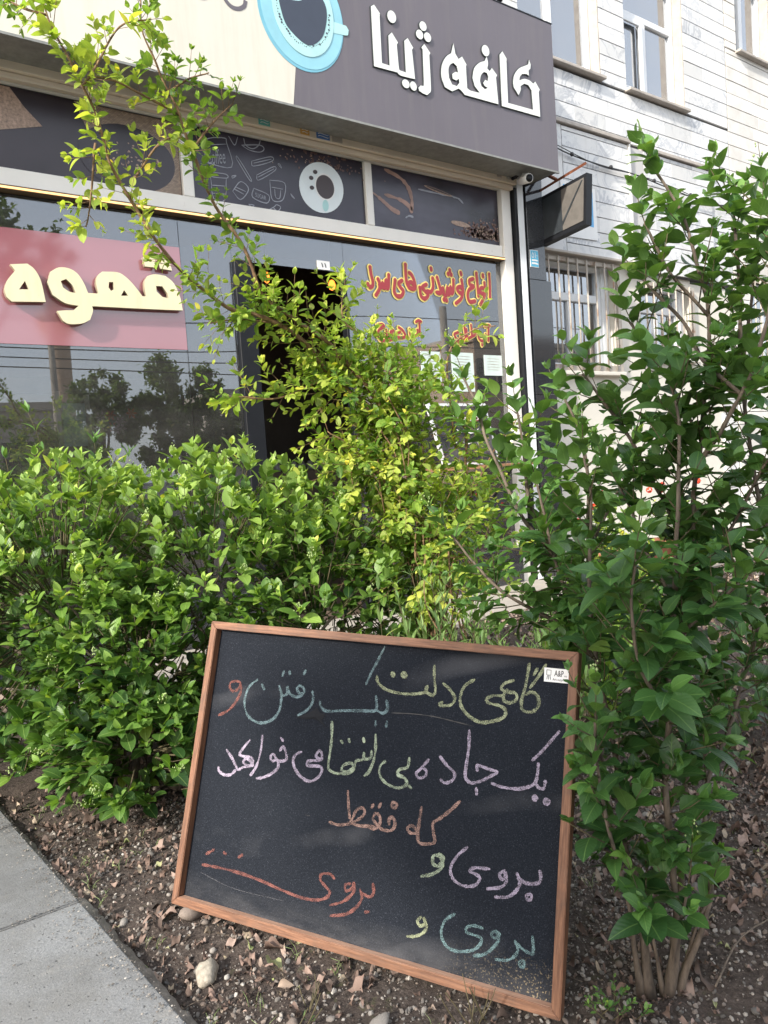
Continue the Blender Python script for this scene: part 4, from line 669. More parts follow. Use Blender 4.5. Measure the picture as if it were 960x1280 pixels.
sb('poster_panel', LX, -.42, 4.486, 4.50, 2.76, 3.204, m='poster_left'); pl = sb('poster_panel', -.36, 1.875, 4.486, 4.50, 2.76, 3.204, m='poster_left'); pm = sb('poster_panel', 1.945, 3.235, 4.486, 4.50, 2.76, 3.204, m='poster_mid'); pr = sb('poster_panel', 3.295, 4.56, 4.486, 4.50, 2.76, 3.204, m='poster_right')
XZ = lambda y: (lambda p: Vector((p.x, y, p.y)))
def sub(o, par):
    o.parent = par; o.matrix_parent_inverse = Matrix.Identity(4); return o
# the posters' prints are flat figures lying on the panels
V, F = ribbon2(DOODLE, .0055, XZ(4.4835), 4, .2, 3); sub(obj('printed_doodle', mesh('d', V, F, M['doodle'])), pm)
sub(text_fit('printed_word', 'Coffee', COFFEEW[0][0], COFFEEW[1][0], COFFEEW[0][1]+.0, COFFEEW[1][1]-.01, lambda p: Vector((p.x, 4.4832, p.y + (p.x-COFFEEW[0][0])*.22 - .015)), M['doodle']), pm)
sub(text_fit('printed_word', 'SUGAR', SUGARW[0][0], SUGARW[1][0], 2.83, 2.858, lambda p: Vector((p.x, 4.4832, p.y - (p.x-SUGARW[0][0])*.15)), M['doodle']), pm)
c = CUP[0]; sub(curve_fill('printed_saucer', [ellipse((c[0], 2.968), (c[0]+.178, 2.985), (c[0], 2.968+.170), 36)], 4.4834, M['saucer'], None, .0003), pm)
sub(curve_fill('printed_cup', [ellipse((2.905, 2.975), (2.985, 2.98), (2.903, 3.068), 28)], 4.4826, M['white'], None, .0003), pm)
sub(curve_fill('printed_coffee', [ellipse((2.907, 2.976), (2.98, 2.98), (2.905, 3.056), 28)], 4.4818, M['latte'], None, .0003), pm)
sub(curve_fill('printed_handle', [ellipse((2.90, 2.85), (2.925, 2.852), (2.902, 2.89), 12)], 4.4817, M['cup_light'], None, .0003), pm)
for bx_, bz_ in ((2.80, 3.02), (2.835, 3.065), (2.80, 2.955)): sub(curve_fill('printed_bean', [ellipse((bx_, bz_), (bx_+.018, bz_+.004), (bx_-.003, bz_+.014), 10)], 4.4816, M['latte'], None, .0003), pm)
sub(curve_fill('printed_saucer', [ellipse((4.14, 2.885), (4.24, 2.88), (4.14, 2.905), 20)], 4.4836, M['bean_light'], None, .0002), pr)
sub(curve_fill('printed_saucer', [ellipse((3.93, 3.105), (4.07, 3.085), (3.93, 3.118), 20)], 4.4830, M['bean_light'], None, .0002), pr)
sub(curve_fill('printed_liquid', [ellipse((3.93, 3.108), (4.05, 3.091), (3.93, 3.115), 20)], 4.4824, M['latte'], None, .0002), pr)
rs = random.Random(5)
def beans(name, n, fx, fz, y, m, par, r=(.006, .012)):
    V = []; F = []
    for i in range(n):
        x, z = fx(), fz(); a = rs.uniform(0, 3.14); R0 = rs.uniform(*r); b0 = len(V)
        for k in range(8):
            t = 2*math.pi*k/8; u, v = math.cos(t)*R0, math.sin(t)*R0*.62
            V.append((x+u*math.cos(a)-v*math.sin(a), y, z+u*math.sin(a)+v*math.cos(a)))
        F.append(tuple(range(b0, b0+8)))
    sub(obj(name, mesh(name, V, F, m)), par)['kind'] = 'stuff'
beans('printed_bean', 110, lambda: 2.93 + rs.gauss(0, .14), lambda: min(3.19, 3.10 + rs.gauss(.02, .045)), 4.4842, M['bean'], pm)
beans('printed_bean', 36, lambda: 2.86 + rs.gauss(0, .12), lambda: min(3.19, 3.10 + rs.gauss(.01, .04)), 4.4840, M['bean_light'], pm, (.004, .007))
beans('printed_bean', 230, lambda: min(4.52, 4.30 + rs.gauss(.08, .12)), lambda: 2.80 + abs(rs.gauss(0, .06)), 4.4840, M['bean'], pr, (.010, .018))
beans('printed_bean', 90, lambda: min(4.54, 4.34 + rs.gauss(.08, .11)), lambda: 2.80 + abs(rs.gauss(0, .055)), 4.4836, M['bean_light'], pr, (.004, .010))
V, F = ribbon2(RP[:3], .03, XZ(4.4838), 5, .3, 3); sub(obj('printed_steam', mesh('s', V, F, M['steam'])), pr)
V, F = ribbon2(RP[3:], .014, XZ(4.4834), 5, .3, 3); sub(obj('printed_cup', mesh('s', V, F, M['doodle'])), pr)
sub(curve_fill('printed_sack', [[(.30, 2.80), (1.10, 3.02), (1.02, 3.10), (.95, 3.195), (.2, 3.195), (-.3, 3.19), (-.3, 2.9)]], 4.484, M['bean_light'], None, .0003), pl)
sub(curve_fill('printed_sack', [[(1.28, 3.195), (1.36, 3.0), (1.50, 2.765), (1.87, 2.765), (1.87, 3.195)]], 4.4838, M['sack'], None, .0003), pl)
sub(curve_fill('printed_cup', [ellipse((1.56, 2.93), (1.84, 2.93), (1.56, 3.12), 36)], 4.4833, M['poster_left'], None, .0003), pl)
beans('printed_bean', 40, lambda: 1.6 + rs.gauss(0, .1), lambda: 2.95 + rs.gauss(0, .05), 4.4826, M['bean_light'], pl, (.004, .010))
# panes and door
def pane(x0, x1, z0, z1): return box('glass_pane', x0, x1, 4.497, 4.503, z0, z1, M['shop_glass'], shop)
pane(-.6, 1.829, .30, 2.63); pane(1.833, 2.17, .30, 2.63); pane(2.172, 3.02, 2.412, 2.63); pane(3.024, 4.56, .30, 2.63); pane(LX, -.604, .30, 2.63)
sb('plinth', LX, 2.17, 4.42, 4.58, 0, .30, m='granite'); sb('plinth', 3.03, 4.56, 4.42, 4.58, 0, .30, m='granite')
sb('door_frame', 2.172, 2.30, 4.46, 4.54, .0, 2.41, m='black_metal'); sb('door_frame', 3.0, 3.022, 4.47, 4.53, .0, 2.41, m='black_metal'); sb('pane_edge', 2.301, 2.309, 4.49, 4.51, 0, 2.41, m='white_frame')
sb('light_channel', LX, 4.56, 4.435, 4.50, 2.636, 2.661, m='bronze_rail')
box('light_strip', LX, 4.55, 4.428, 4.4345, 2.640, 2.650, M['led'], shop)
# interior room
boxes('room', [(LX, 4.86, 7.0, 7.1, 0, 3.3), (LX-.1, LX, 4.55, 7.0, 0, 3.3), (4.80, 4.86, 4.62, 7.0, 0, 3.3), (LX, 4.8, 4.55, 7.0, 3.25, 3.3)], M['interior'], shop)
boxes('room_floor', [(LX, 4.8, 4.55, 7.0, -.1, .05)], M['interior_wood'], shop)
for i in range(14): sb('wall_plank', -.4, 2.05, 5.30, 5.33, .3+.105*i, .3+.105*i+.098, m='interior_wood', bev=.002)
sb('shop_counter', 2.6, 4.6, 5.9, 6.4, .05, 1.05, m='interior_wood')
sub(text_fit('wall_word', 'coffee', 1.33, 1.75, 1.42, 1.50, lambda p: Vector((1.60 + (p.y-1.42), 5.297, 1.45-.3 + (p.x-1.33))), M['wire']), shop)
for i, (px_, pz_, r_) in enumerate(((3.22, 2.75, .028), (3.89, 2.74, .035))):
    L = empty('pendant_lamp', (px_, 6.0, pz_), ('thin tubular amber pendant bulb hanging in the doorway beneath the transom', 'round amber pendant bulb glowing at the right edge of the doorway')[i], 'lamp', 'pendant lamps inside the cafe')
    tube('cord', [(px_, 6, pz_+.06), (px_, 6, 3.25)], .004, .004, M['wire'], L)
    lathe('socket', [(0, .085), (.018, .085), (.02, .045), (0, .045)], (px_, 6, pz_), M['wire'], L, 12)
    lathe('bulb', [(.0, -.05), (r_*.7, -.035), (r_, 0), (r_*.75, .03), (.014, .045)], (px_, 6, pz_), M['bulb'], L, 14)
for i in range(9):
    x = 3.02+.085*i; j = lathe('jar', [(0, 0), (.032, 0), (.036, .02), (.034, .06), (.02, .072), (.022, .085), (0, .085)], (x, 6.02, 1.052), M['jar'], None, 12)
    tag(j, 'small pale jar in the row on the counter behind the doorway', 'jar', 'jars on the cafe counter')
# stickers on the shutter box
for nm, x0, x1, z0, z1, mm, lab in (('sticker', 2.372, 2.452, 3.245, 3.315, 'teal_st', 'teal square sticker on the shutter box above the doodle poster'), ('sticker', 2.674, 2.742, 3.245, 3.30, 'orange_st', 'small orange sticker on the shutter box beside the blue one'), ('sticker', 2.797, 2.899, 3.243, 3.30, 'blue_st', 'dark blue sticker between the orange and grey stickers'), ('sticker', 2.92, 3.0, 3.243, 3.305, 'grey_st', 'faded grey sticker at the right end of the sticker row'), ('sticker', 4.455, 4.505, 3.262, 3.30, 'grey_st', 'tiny faded sticker near the right end of the shutter box')):
    q = box(nm, x0, x1, 4.371, 4.3745, z0, z1, M[mm]); tag(q, lab, 'sticker')
    if mm != 'grey_st':
        for dz in (.012, .028): 
            V, F = ribbon2([[(x0+.01, z0+dz), (x0+.03, z0+dz+.006), (x1-.02, z0+dz), (x1-.01, z0+dz+.004)]], .004, XZ(4.370), 3, .3); o = obj('print', mesh('p', V, F, M['white'])); o.parent = q
npl = empty('number_plate', (2.86, 4.49, 2.42), 'small white number sticker above the right corner of the doorway', 'number plate')
box('plate', 2.805, 2.905, 4.490, 4.4965, 2.415, 2.475, M['white'], npl)
text_fit('number', '\u06F1\u06F1', 2.835, 2.875, 2.43, 2.46, XZ(4.4885), M['wire'], npl)

# pink banner with raised letters
ban = empty('window_banner', (1, 4.49, 1.85), 'pink film banner with raised cream Persian coffee lettering on the left pane', 'banner')
box('film', -.55, 1.829, 4.4925, 4.4965, 1.835, 2.452, M['pink_film'], ban)
for grp in QAHVE:
    curve_fill('raised_letter', [smooth_loop(l, 4) for l in grp], 4.462, M['gold_letter'], ban, .015, M['gold_side'])
# red lettering on the right pane
WT = {'sard': 'سرد', 'hay': 'های', 'nushidani': 'نوشیدنی', 'anva': 'انواع', 'havij': 'هویج', 'ab1': 'آب', 'talebi': 'طالبی', 'ab2': 'آب'}
LABW = {'sard': 'leftmost', 'hay': 'second from left', 'nushidani': 'longest', 'anva': 'rightmost'}
let = empty('window_lettering', (3.8, 4.49, 2.2), 'red Persian words with yellow outlines listing cold drinks on the right pane', 'lettering')
def fat_strokes(strokes, w, y):
    V = []; F = []; yy = y
    for st in strokes:
        P = catmull([(p[0], p[1], 0) for p in st], 5); n = len(P); b0 = len(V)
        for i, p in enumerate(P):
            t = P[min(i+1, n-1)] - P[max(i-1, 0)]; t = t.normalized() if t.length > 1e-9 else Vector((1, 0, 0)); s = Vector((-t.y, t.x, 0))
            wx = w*.5*(1.12 - .25*abs(t.y)); V += [(p.x+s.x*wx, yy, p.y+s.y*wx), (p.x-s.x*wx, yy, p.y-s.y*wx)]; yy -= 4e-6
        F += [(b0+2*i, b0+2*i+1, b0+2*i+3, b0+2*i+2) for i in range(n-1)]
        for p in (P[0], P[-1]):
            b1 = len(V); yy -= 2e-5; V += [(p.x+w*.5*math.cos(k*.6283), yy, p.y+w*.5*math.sin(k*.6283)) for k in range(10)]; F.append(tuple(range(b1, b1+10)))
    return V, F
for big, ss in RED_WORDS:
    V, F = fat_strokes(ss, .050 if big else .038, 4.4925); obj('word_outline', mesh('word_outline', V, F, M['yellow_text']), let)
    V, F = fat_strokes(ss, .030 if big else .021, 4.4875); obj('word', mesh('word', V, F, M['red_text']), let)
for i, (x0, x1, z0, z1, lab) in enumerate(((3.66, 3.855, 1.66, 1.888, 'leftmost white paper notice taped to the right pane'), (3.965, 4.195, 1.585, 1.889, 'middle white paper notice taped to the right pane, the longest one'), (4.313, 4.51, 1.715, 1.878, 'small white paper notice nearest the white door post'))):
    q = box('paper_notice', x0, x1, 4.490, 4.4935, z0, z1, M['paper']); tag(q, lab, 'paper notice', 'papers on the cafe window')
    V, F = ribbon2([[(x0+.03, z1-.03-.022*k), (x0+.08, z1-.028-.022*k), (x1-.03, z1-.031-.022*k)] for k in range(int((z1-z0)/.03))], .003, XZ(4.489), 3, .4); o = obj('print', mesh('p', V, F, M['grey_st'])); o.parent = q
# breakfast blackboard leaning inside the sill
bb = empty('menu_board', (3.9, 4.3, .95), 'small white framed menu blackboard half hidden by leaves below the paper notices', 'menu board')
def quadboard(name, pts, y, m, par, th=.012):
    V = [(x, y, z) for x, z in pts] + [(x, y+th, z) for x, z in pts]
    return obj(name, mesh(name, V, [(0, 1, 2, 3), (7, 6, 5, 4), (0, 4, 5, 1), (1, 5, 6, 2), (2, 6, 7, 3), (3, 7, 4, 0)], m), par)
Q = [(3.53, 1.477), (4.115, 1.472), (4.237, 1.0), (3.66, 1.02)]; Q2 = [(3.555, 1.457), (4.10, 1.452), (4.21, 1.02), (3.682, 1.04)]
quadboard('board_frame', Q, 4.30, M['white_rail'], bb, .02); quadboard('board_face', Q2, 4.295, M['board_face'], bb, .004)
text_fit('board_word', shape('صبحانه'), 3.76, 4.03, 1.32, 1.41, lambda p: Vector((p.x, 4.293, p.y)), M['red_text'], bb, .05)
text_fit('board_word', shape('صبحانه'), 3.758, 4.028, 1.322, 1.412, lambda p: Vector((p.x, 4.291, p.y)), M['white'], bb, .005)
V, F = ribbon2([[(3.80, 1.28), (3.83, 1.26), (3.86, 1.265), (3.87, 1.285)], [(3.90, 1.27), (3.93, 1.25), (3.98, 1.255), (4.02, 1.28)], [(3.75, 1.19), (3.78, 1.18), (3.81, 1.20)], [(3.85, 1.19), (3.90, 1.17), (3.95, 1.18)], [(4.0, 1.21), (4.01, 1.16)]], .007, XZ(4.291), 4, .3); obj('board_writing', mesh('w', V, F, M['white']), bb)
tb = empty('wall_shelf', (4.1, 4.25, .95), 'brown wooden shelf board jutting out below the menu board', 'shelf')
V = [(3.3, 4.40, 1.0), (4.40, 4.38, 1.0), (4.42, 4.05, 1.0), (3.9, 4.05, 1.0), (3.3, 4.2, 1.0)]
V = V + [(x, y, z-.02) for x, y, z in V]
obj('board', mesh('b', V, [(0, 4, 3, 2, 1), (5, 6, 7, 8, 9)] + [(i, (i+1) % 5, 5+(i+1) % 5, 5+i) for i in range(5)], M['shelf_wood']), tb)
tube('bracket', [(4.2, 4.39, .7), (4.2, 4.12, .98)], .01, .01, M['wire'], tb); tube('bracket', [(3.6, 4.41, .7), (3.6, 4.22, .98)], .01, .01, M['wire'], tb)

# ------------------------------------------------------------ signboard
sg = empty('shop_signboard', (2.5, 4.1, 3.28), 'large projecting cafe signboard, cream left half and dark grey right half', 'signboard')
SX0, SX1, SZ0, SZ1 = -1.5, 4.87, 3.275, 4.40
bm = bmesh.new(); add_box(bm, SX0, SX1, 4.112, 4.50, SZ0+.004, SZ1-.004); bm_obj('sign_case', bm, M['sign_trim'], sg)
dx = 2.525
curve_fill('sign_face', [[(SX0, SZ0), (2.474, SZ0), (2.64, SZ1), (SX0, SZ1)]], 4.106, M['sign_cream'], sg, .005)
curve_fill('sign_face', [[(2.476, SZ0), (SX1, SZ0), (SX1, SZ1), (2.642, SZ1)]], 4.106, M['sign_grey'], sg, .005)
bm = bmesh.new(); add_box(bm, SX1, SX1+.004, 4.105, 4.50, SZ0, SZ1); bm_obj('side_panel', bm, M['sign_grey'], sg)
box('edge_trim', SX0, SX1+.004, 4.098, 4.115, SZ0-.014, SZ0-.001, M['sign_trim'], sg)
box('edge_trim', SX0, SX1+.004, 4.098, 4.115, SZ1+.001, SZ1+.010, M['black_metal'], sg)
def grow(lp, d):
    P = [Vector(p) for p in lp]; n = len(P); ar = sum(P[i].x*P[(i+1) % n].y - P[(i+1) % n].x*P[i].y for i in range(n)); s_ = 1 if ar > 0 else -1; out = []
    for i in range(n):
        e1 = (P[i]-P[i-1]); e2 = (P[(i+1) % n]-P[i])
        if e1.length < 1e-9 or e2.length < 1e-9: out.append(tuple(P[i])); continue
        n1 = Vector((e1.y, -e1.x)).normalized(); n2 = Vector((e2.y, -e2.x)).normalized(); b = n1+n2
        b = b.normalized() if b.length > .2 else n1
        out.append(tuple(P[i] + b*d*s_))
    return out
for it in SIGN:
    if it[0] == 'e': L = [ellipse(*it[1], 20)]
    elif it[0] == 'p': L = [smooth_loop(it[1], 3)]
    else: L = [smooth_loop(l, 3) for l in it[1:]]
    curve_fill('sign_letter', L, 4.094, M['letter_white'], sg, .004, M['letter_edge'])
    curve_fill('letter_outline', [grow(l, .006 if i == 0 else -.004) for i, l in enumerate(L)], 4.0995, M['letter_edge'], sg, .001)  # even dark rim behind each letter
ee = [(2.197, 3.80), (2.186, 3.77), (2.150, 3.745), (2.106, 3.743), (2.070, 3.77), (2.053, 3.82), (2.072, 3.878), (2.12, 3.902), (2.172, 3.885), (2.19, 3.842), (2.12, 3.834), (2.062, 3.828)]
V, F = ribbon2([ee, [(a-.214, c_) for a, c_ in ee]], .024, XZ(4.0995), 5, .03, 2, False); obj('sign_letter', mesh('c', V, F, M['sign_grey']), sg)
cc = (2.575, 3.86)
curve_fill('printed_plate', [ellipse((2.577, 3.84), (2.577+.303, 3.84), (2.577, 3.84+.345), 48)], 4.0995, M['cup_rim'], sg, .0006)
curve_fill('printed_plate', [ellipse((2.585, 3.845), (2.585+.290, 3.845), (2.585, 3.845+.332), 48)], 4.098, M['cup_blue'], sg, .0006)
curve_fill('printed_handle', [smooth_loop([(2.78, 3.85), (2.90, 3.852), (2.918, 3.83), (2.912, 3.80), (2.89, 3.79), (2.78, 3.78)], 4)], 4.0965, M['cup_light'], sg, .0006)
curve_fill('printed_cup', [ellipse((2.588, 3.858), (2.588+.218, 3.858), (2.588, 3.858+.272), 48)], 4.095, M['cup_light'], sg, .0006)
wob = [((2.588 + (.168+.006*math.sin(5*a))*math.cos(a)), 3.862 + (.198+.010*math.sin(4*a+1))*math.sin(a)) for a in [2*math.pi*k/60 for k in range(60)]]
curve_fill('printed_coffee', [wob], 4.0936, M['coffee_print'], sg, .0006)
curve_fill('printed_gleam', [smooth_loop([(2.455, 3.93), (2.48, 3.89), (2.56, 3.905), (2.60, 3.93), (2.6, 3.965), (2.47, 3.965)], 4)], 4.0925, M['cup_light'], sg, .0005)
V = []; F = []; rs = random.Random(9)
for k in range(46):
    a = math.pi*(1.0+1.05*k/46); rr_ = 1.07 + rs.uniform(-.025, .035); x = 2.588 + .168*rr_*math.cos(a)*1.03; z = 3.862 + .2*rr_*math.sin(a); r0 = rs.choice((.003, .004, .007)); b0 = len(V)
    for q in range(7): V.append((x+r0*math.cos(q*.9), 4.0935, z+r0*math.sin(q*.9)))
    F.append(tuple(range(b0, b0+7)))
obj('printed_bubble', mesh('bu', V, F, M['coffee_print']), sg)
for i, (x, z) in enumerate(((4.08, 4.42), (4.33, 4.42))):
    lathe('clamp_knob', [(0, -.02), (.012, -.02), (.012, .01), (.022, .012), (.022, .03), (0, .034)], (x, 4.12, z), M['black_metal'], sg, 12)

# ------------------------------------------------------------ hanging lightbox, camera, plaque, poster, cable, shutter lock
hb = empty('hanging_sign_box', (5.05, 4.2, 2.85), 'dark blank lightbox hung edge-on from the wall beside the black pillar', 'sign box')
def hq(name, x0, x1, pts, m, par=None, th=None):
    V = [(x0, y, z) for y, z in pts] + [(x1, y, z) for y, z in pts]; n = len(pts)
    F = [tuple(range(n))[::-1], tuple(range(n, 2*n))] + [(i, (i+1) % n, n+(i+1) % n, n+i) for i in range(n)]
    return obj(name, mesh(name, V, F, m), hb)
hq('case', 5.004, 5.075, [(4.50, 2.80), (4.50, 3.19), (3.94, 3.235), (3.97, 2.845)], M['black_metal'])
hq('dark_panel', 4.999, 5.003, [(4.46, 2.84), (4.46, 3.165), (4.20, 3.185), (4.20, 2.862)], M['dark_panel'])  # shadow across the face put into the colour: dark half, paler half
hq('paler_panel', 4.999, 5.003, [(4.199, 2.862), (4.199, 3.185), (3.965, 3.205), (3.99, 2.88)], M['paler_panel'])
hq('shade_strip', 4.996, 4.9985, [(4.197, 2.90), (4.197, 2.93), (3.99, 3.19), (3.975, 3.19)], M['dark_panel'])  # diagonal bracket shadow, added as a flat dark strip
hq('face_edge', 4.992, 4.9985, [(4.475, 2.83), (4.475, 3.175), (4.462, 3.175), (4.462, 2.83)], M['white_frame'])
hq('mount_plate', 4.94, 5.0, [(4.57, 2.79), (4.57, 3.20), (4.51, 3.20), (4.51, 2.79)], M['black_metal'])
arm = empty('bracket_arm', (5.0, 4.2, 3.25), 'rusty steel bracket arm reaching out above the hanging sign box', 'bracket')
tube('arm', [(4.985, 4.56, 3.225), (4.99, 3.93, 3.302)], .014, .014, M['rust'], arm, 4, False)
tube('arm', [(4.93, 4.56, 3.225), (4.93, 4.54, 3.42)], .014, .014, M['rust'], arm, 4, False); tube('arm', [(5.0, 4.24, 3.28), (5.0, 4.40, 3.40)], .014, .014, M['rust'], arm, 4, False)
scam = empty('security_camera', (4.62, 4.2, 3.22), 'small white security camera under the right end of the signboard', 'camera')
tube('housing', [(4.64, 4.30, 3.235), (4.60, 4.17, 3.205)], .035, .037, M['white'], scam, 12)
tube('lens', [(4.601, 4.172, 3.2055), (4.599, 4.165, 3.204)], .029, .029, M['black_metal'], scam, 12); tube('mount', [(4.64, 4.28, 3.27), (4.70, 4.25, 3.27)], .02, .02, M['white'], scam, 10)
pq = empty('wall_plaque', (4.78, 4.39, 2.68), 'small blue and white house plaque on the black pillar', 'plaque')
box('plate', 4.815, 4.905, 4.394, 4.399, 2.605, 2.735, M['plaque_blue'], pq)
box('plate_rim', 4.812, 4.908, 4.3955, 4.4005, 2.600, 2.740, M['white'], pq)
text_fit('number', '\u06F5\u06F1\u06F0', 4.825, 4.895, 2.675, 2.725, XZ(4.3925), M['white'], pq)
V, F = ribbon2([[(4.825, 2.655), (4.86, 2.657), (4.895, 2.655)], [(4.823, 2.63), (4.86, 2.632), (4.897, 2.628)]], .012, XZ(4.3925), 4, .3); obj('print', mesh('p', V, F, M['white']), pq)
po = empty('wall_poster', (5.6, 4.45, 2.95), 'blue and white poster on the marble wall behind the hanging sign box', 'poster')
quadboard('sheet', [(5.28, 3.40), (5.74, 3.38), (5.75, 2.93), (5.28, 2.92)], 4.436, M['white'], po, .004); quadboard('print', [(5.31, 3.36), (5.70, 3.34), (5.70, 3.06), (5.50, 3.0), (5.31, 3.10)], 4.4345, M['blue_print'], po, .001) if False else quadboard('print', [(5.31, 3.36), (5.70, 3.35), (5.70, 3.04), (5.31, 3.06)], 4.4345, M['blue_print'], po, .001)
wpts = [(4.88, 4.40, 3.72), (5.3, 4.415, 3.63), (5.8, 4.42, 3.60), (6.3, 4.42, 3.60), (6.9, 4.43, 3.56), (7.6, 4.43, 3.52), (8.2, 4.44, 3.58)]
cb = empty('wall_cable', (6.2, 4.42, 3.6), 'black cable sagging across the marble wall above the barred windows', 'cable')
tube('cable', catmull(wpts, 6), .006, .006, M['wire'], cb, 6)
tube('cable', catmull([(p[0], p[1]-.01, p[2]+.02*math.sin(i*2)) for i, p in enumerate(wpts)], 6), .004, .004, M['wire'], cb, 6)
for x, z in ((5.42, 3.62), (5.95, 3.60), (6.6, 3.585), (7.2, 3.54)): lathe('clip', [(0, -.012), (.016, -.01), (.02, 0), (.016, .01), (0, .012)], (x, 4.41, z), M['wire'], cb, 8, 'Y')
lk = empty('shutter_lock', (4.60, 4.36, 3.25), 'round dark shutter lock at the right end of the beige shutter box', 'lock')
tube('barrel', [(4.63, 4.375, 3.28), (4.63, 4.32, 3.28)], .020, .018, M['black_metal'], lk, 12); tube('ring', [(4.585, 4.375, 3.28), (4.585, 4.36, 3.28)], .022, .022, M['sign_trim'], lk, 12)
fan = empty('wall_fan_cover', (9.3, 4.42, 3.25), 'round grey wire cover on the far right marble wall above a barred window', 'vent cover')
lathe('drum', [(0, 0), (.17, 0), (.2, .04), (.2, .16)], (9.15, 4.32, 3.15), M['sign_trim'], fan, 24, 'Y')
for rr_ in (.06, .11, .16): tube('ring', [(9.15+rr_*math.cos(a), 4.31, 3.15+rr_*math.sin(a)) for a in [2*math.pi*k/24 for k in range(25)]], .005, .005, M['black_metal'], fan, 5)
# things standing in the left window
mf = empty('mirror_frame', (1.15, 4.7, .6), 'narrow pale framed sheet standing inside the left window', 'frame')
for b in ((1.075, 1.10, 4.64, 4.67, .6, 1.60), (1.235, 1.26, 4.64, 4.67, .6, 1.58)): box('stile', *b, M['interior_wood'] if False else M['beige_metal'], mf)
box('sheet', 1.101, 1.234, 4.65, 4.66, 1.28, 1.53, M['paper'], mf)
vz = empty('flower_vase', (1.43, 4.75, 1.1), 'vase of pale pink flowers behind the left window', 'vase')
lathe('vase', [(0, 0), (.04, 0), (.05, .08), (.03, .18), (.035, .2)], (1.43, 4.75, 1.05), M['jar'], vz, 14)
rs = random.Random(2)
for k in range(9):
    x = 1.43+rs.uniform(-.1, .1); z = 1.40 + rs.uniform(-.06, .08); y = 4.75+rs.uniform(-.04, .04)
    tube('stalk', [(1.43, 4.75, 1.2), ((x+1.43)/2, y, 1.33), (x, y, z)], .003, .002, M['twig'], vz, 5)
    V = []; F = []
    for q in range(6):
        a = q*1.047; b0 = len(V); V += [(x, y, z), (x+.022*math.cos(a-.4), y-.008, z+.022*math.sin(a-.4)), (x+.038*math.cos(a), y-.012, z+.038*math.sin(a)), (x+.022*math.cos(a+.4), y-.008, z+.022*math.sin(a+.4))]; F.append((b0, b0+1, b0+2, b0+3))
    obj('blossom', mesh('bl', V, F, M['flower_pink'] if k % 4 else M['flower_red']), vz)

# ------------------------------------------------------------ chalkboard
BO = Vector(BOARD['O']); BU = Vector(BOARD['U']).normalized(); BV = Vector(BOARD['V']); BV = (BV - BU*BV.dot(BU)).normalized(); BN = Vector(BOARD['N']).normalized()
BN = BU.cross(-BV).normalized() if BU.cross(-BV).dot(BN) > 0 else -BU.cross(-BV).normalized()
BW, BH = BOARD['w'], BOARD['h']
# local frame: x along the width, y up the face, z out of the face; origin at the lower left corner
B0 = BO + BV*BH
BM = Matrix(((BU.x, -BV.x, BN.x, B0.x), (BU.y, -BV.y, BN.y, B0.y), (BU.z, -BV.z, BN.z, B0.z), (0, 0, 0, 1)))
cbd = empty('chalkboard', (0, 0, 0), 'large wooden framed chalkboard with coloured Persian handwriting leaning on the soil', 'chalkboard'); cbd.matrix_world = BM
def bchild(o): o.parent = cbd; return o
TH = .034; RW = .0185
def railmesh(L, w=RW, d=TH, seed=0):
    """mitred rail along +x, outer edge at y 0, inner at y w"""
    V = [(0, 0, 0), (L, 0, 0), (L-w, w, 0), (w, w, 0), (0, 0, -d), (L, 0, -d), (L-w, w, -d), (w, w, -d)]
    bm = bmesh.new(); vs = [bm.verts.new(v) for v in V]
    for f in ((0, 1, 2, 3), (7, 6, 5, 4), (0, 4, 5, 1), (1, 5, 6, 2), (2, 6, 7, 3), (3, 7, 4, 0)): bm.faces.new([vs[i] for i in f])
    bmesh.ops.subdivide_edges(bm, edges=[e for e in bm.edges if e.calc_length() > .3], cuts=14, use_grid_fill=True)
    bmesh.ops.bevel(bm, geom=[e for e in bm.edges if e.calc_face_angle(0) > .5], offset=.0016, segments=2, affect='EDGES')
    rr = random.Random(seed)
    for v in bm.verts:
        n_ = mnoise.noise(Vector((v.co.x*9+seed, v.co.y*40, v.co.z*40))); v.co.y += n_*.0009; v.co.z += n_*.0007
    bmesh.ops.recalc_face_normals(bm, faces=bm.faces)
    me = bpy.data.meshes.new('frame_rail'); bm.to_mesh(me); bm.free(); me.materials.append(M['frame_wood']); me.materials.append(M['lit_wood'])
    return me
M['lit_wood'] = wood_lit()
for k, (L, tr, rot) in enumerate(((BW, (0, 0), 0), (BH, (BW, 0), 90), (BW, (BW, BH), 180), (BH, (0, BH), 270))):
    me = railmesh(L, seed=k*3+1)
    for p in me.polygons:
        if p.normal.y > .7: p.material_index = 1 if k == 0 else 0  # only the bottom rail's upper face gets the wood painted as lit
    o = bchild(obj('frame_rail', me)); o.matrix_basis = Matrix.Translation((tr[0], tr[1], 0)) @ Matrix.Rotation(R_(rot), 4, 'Z')
me = mesh('panel', [(RW*.8, RW*.8, -.022), (BW-RW*.8, RW*.8, -.022), (BW-RW*.8, BH-RW*.8, -.022), (RW*.8, BH-RW*.8, -.022), (RW*.8, RW*.8, -.028), (BW-RW*.8, RW*.8, -.028), (BW-RW*.8, BH-RW*.8, -.028), (RW*.8, BH-RW*.8, -.028)],
    [(0, 1, 2, 3), (7, 6, 5, 4), (0, 4, 5, 1), (1, 5, 6, 2), (2, 6, 7, 3), (3, 7, 4, 0)], M['board_face'])
uvl = me.uv_layers.new(name='UVMap')
for p in me.polygons:
    for li in p.loop_indices:
        co = me.vertices[me.loops[li].vertex_index].co; uvl.data[li].uv = (co.x/BW, co.y/BH)
bchild(obj('panel', me))
toB = lambda zz: (lambda p: Vector((p.x, BH-p.y, zz)))
runs = []
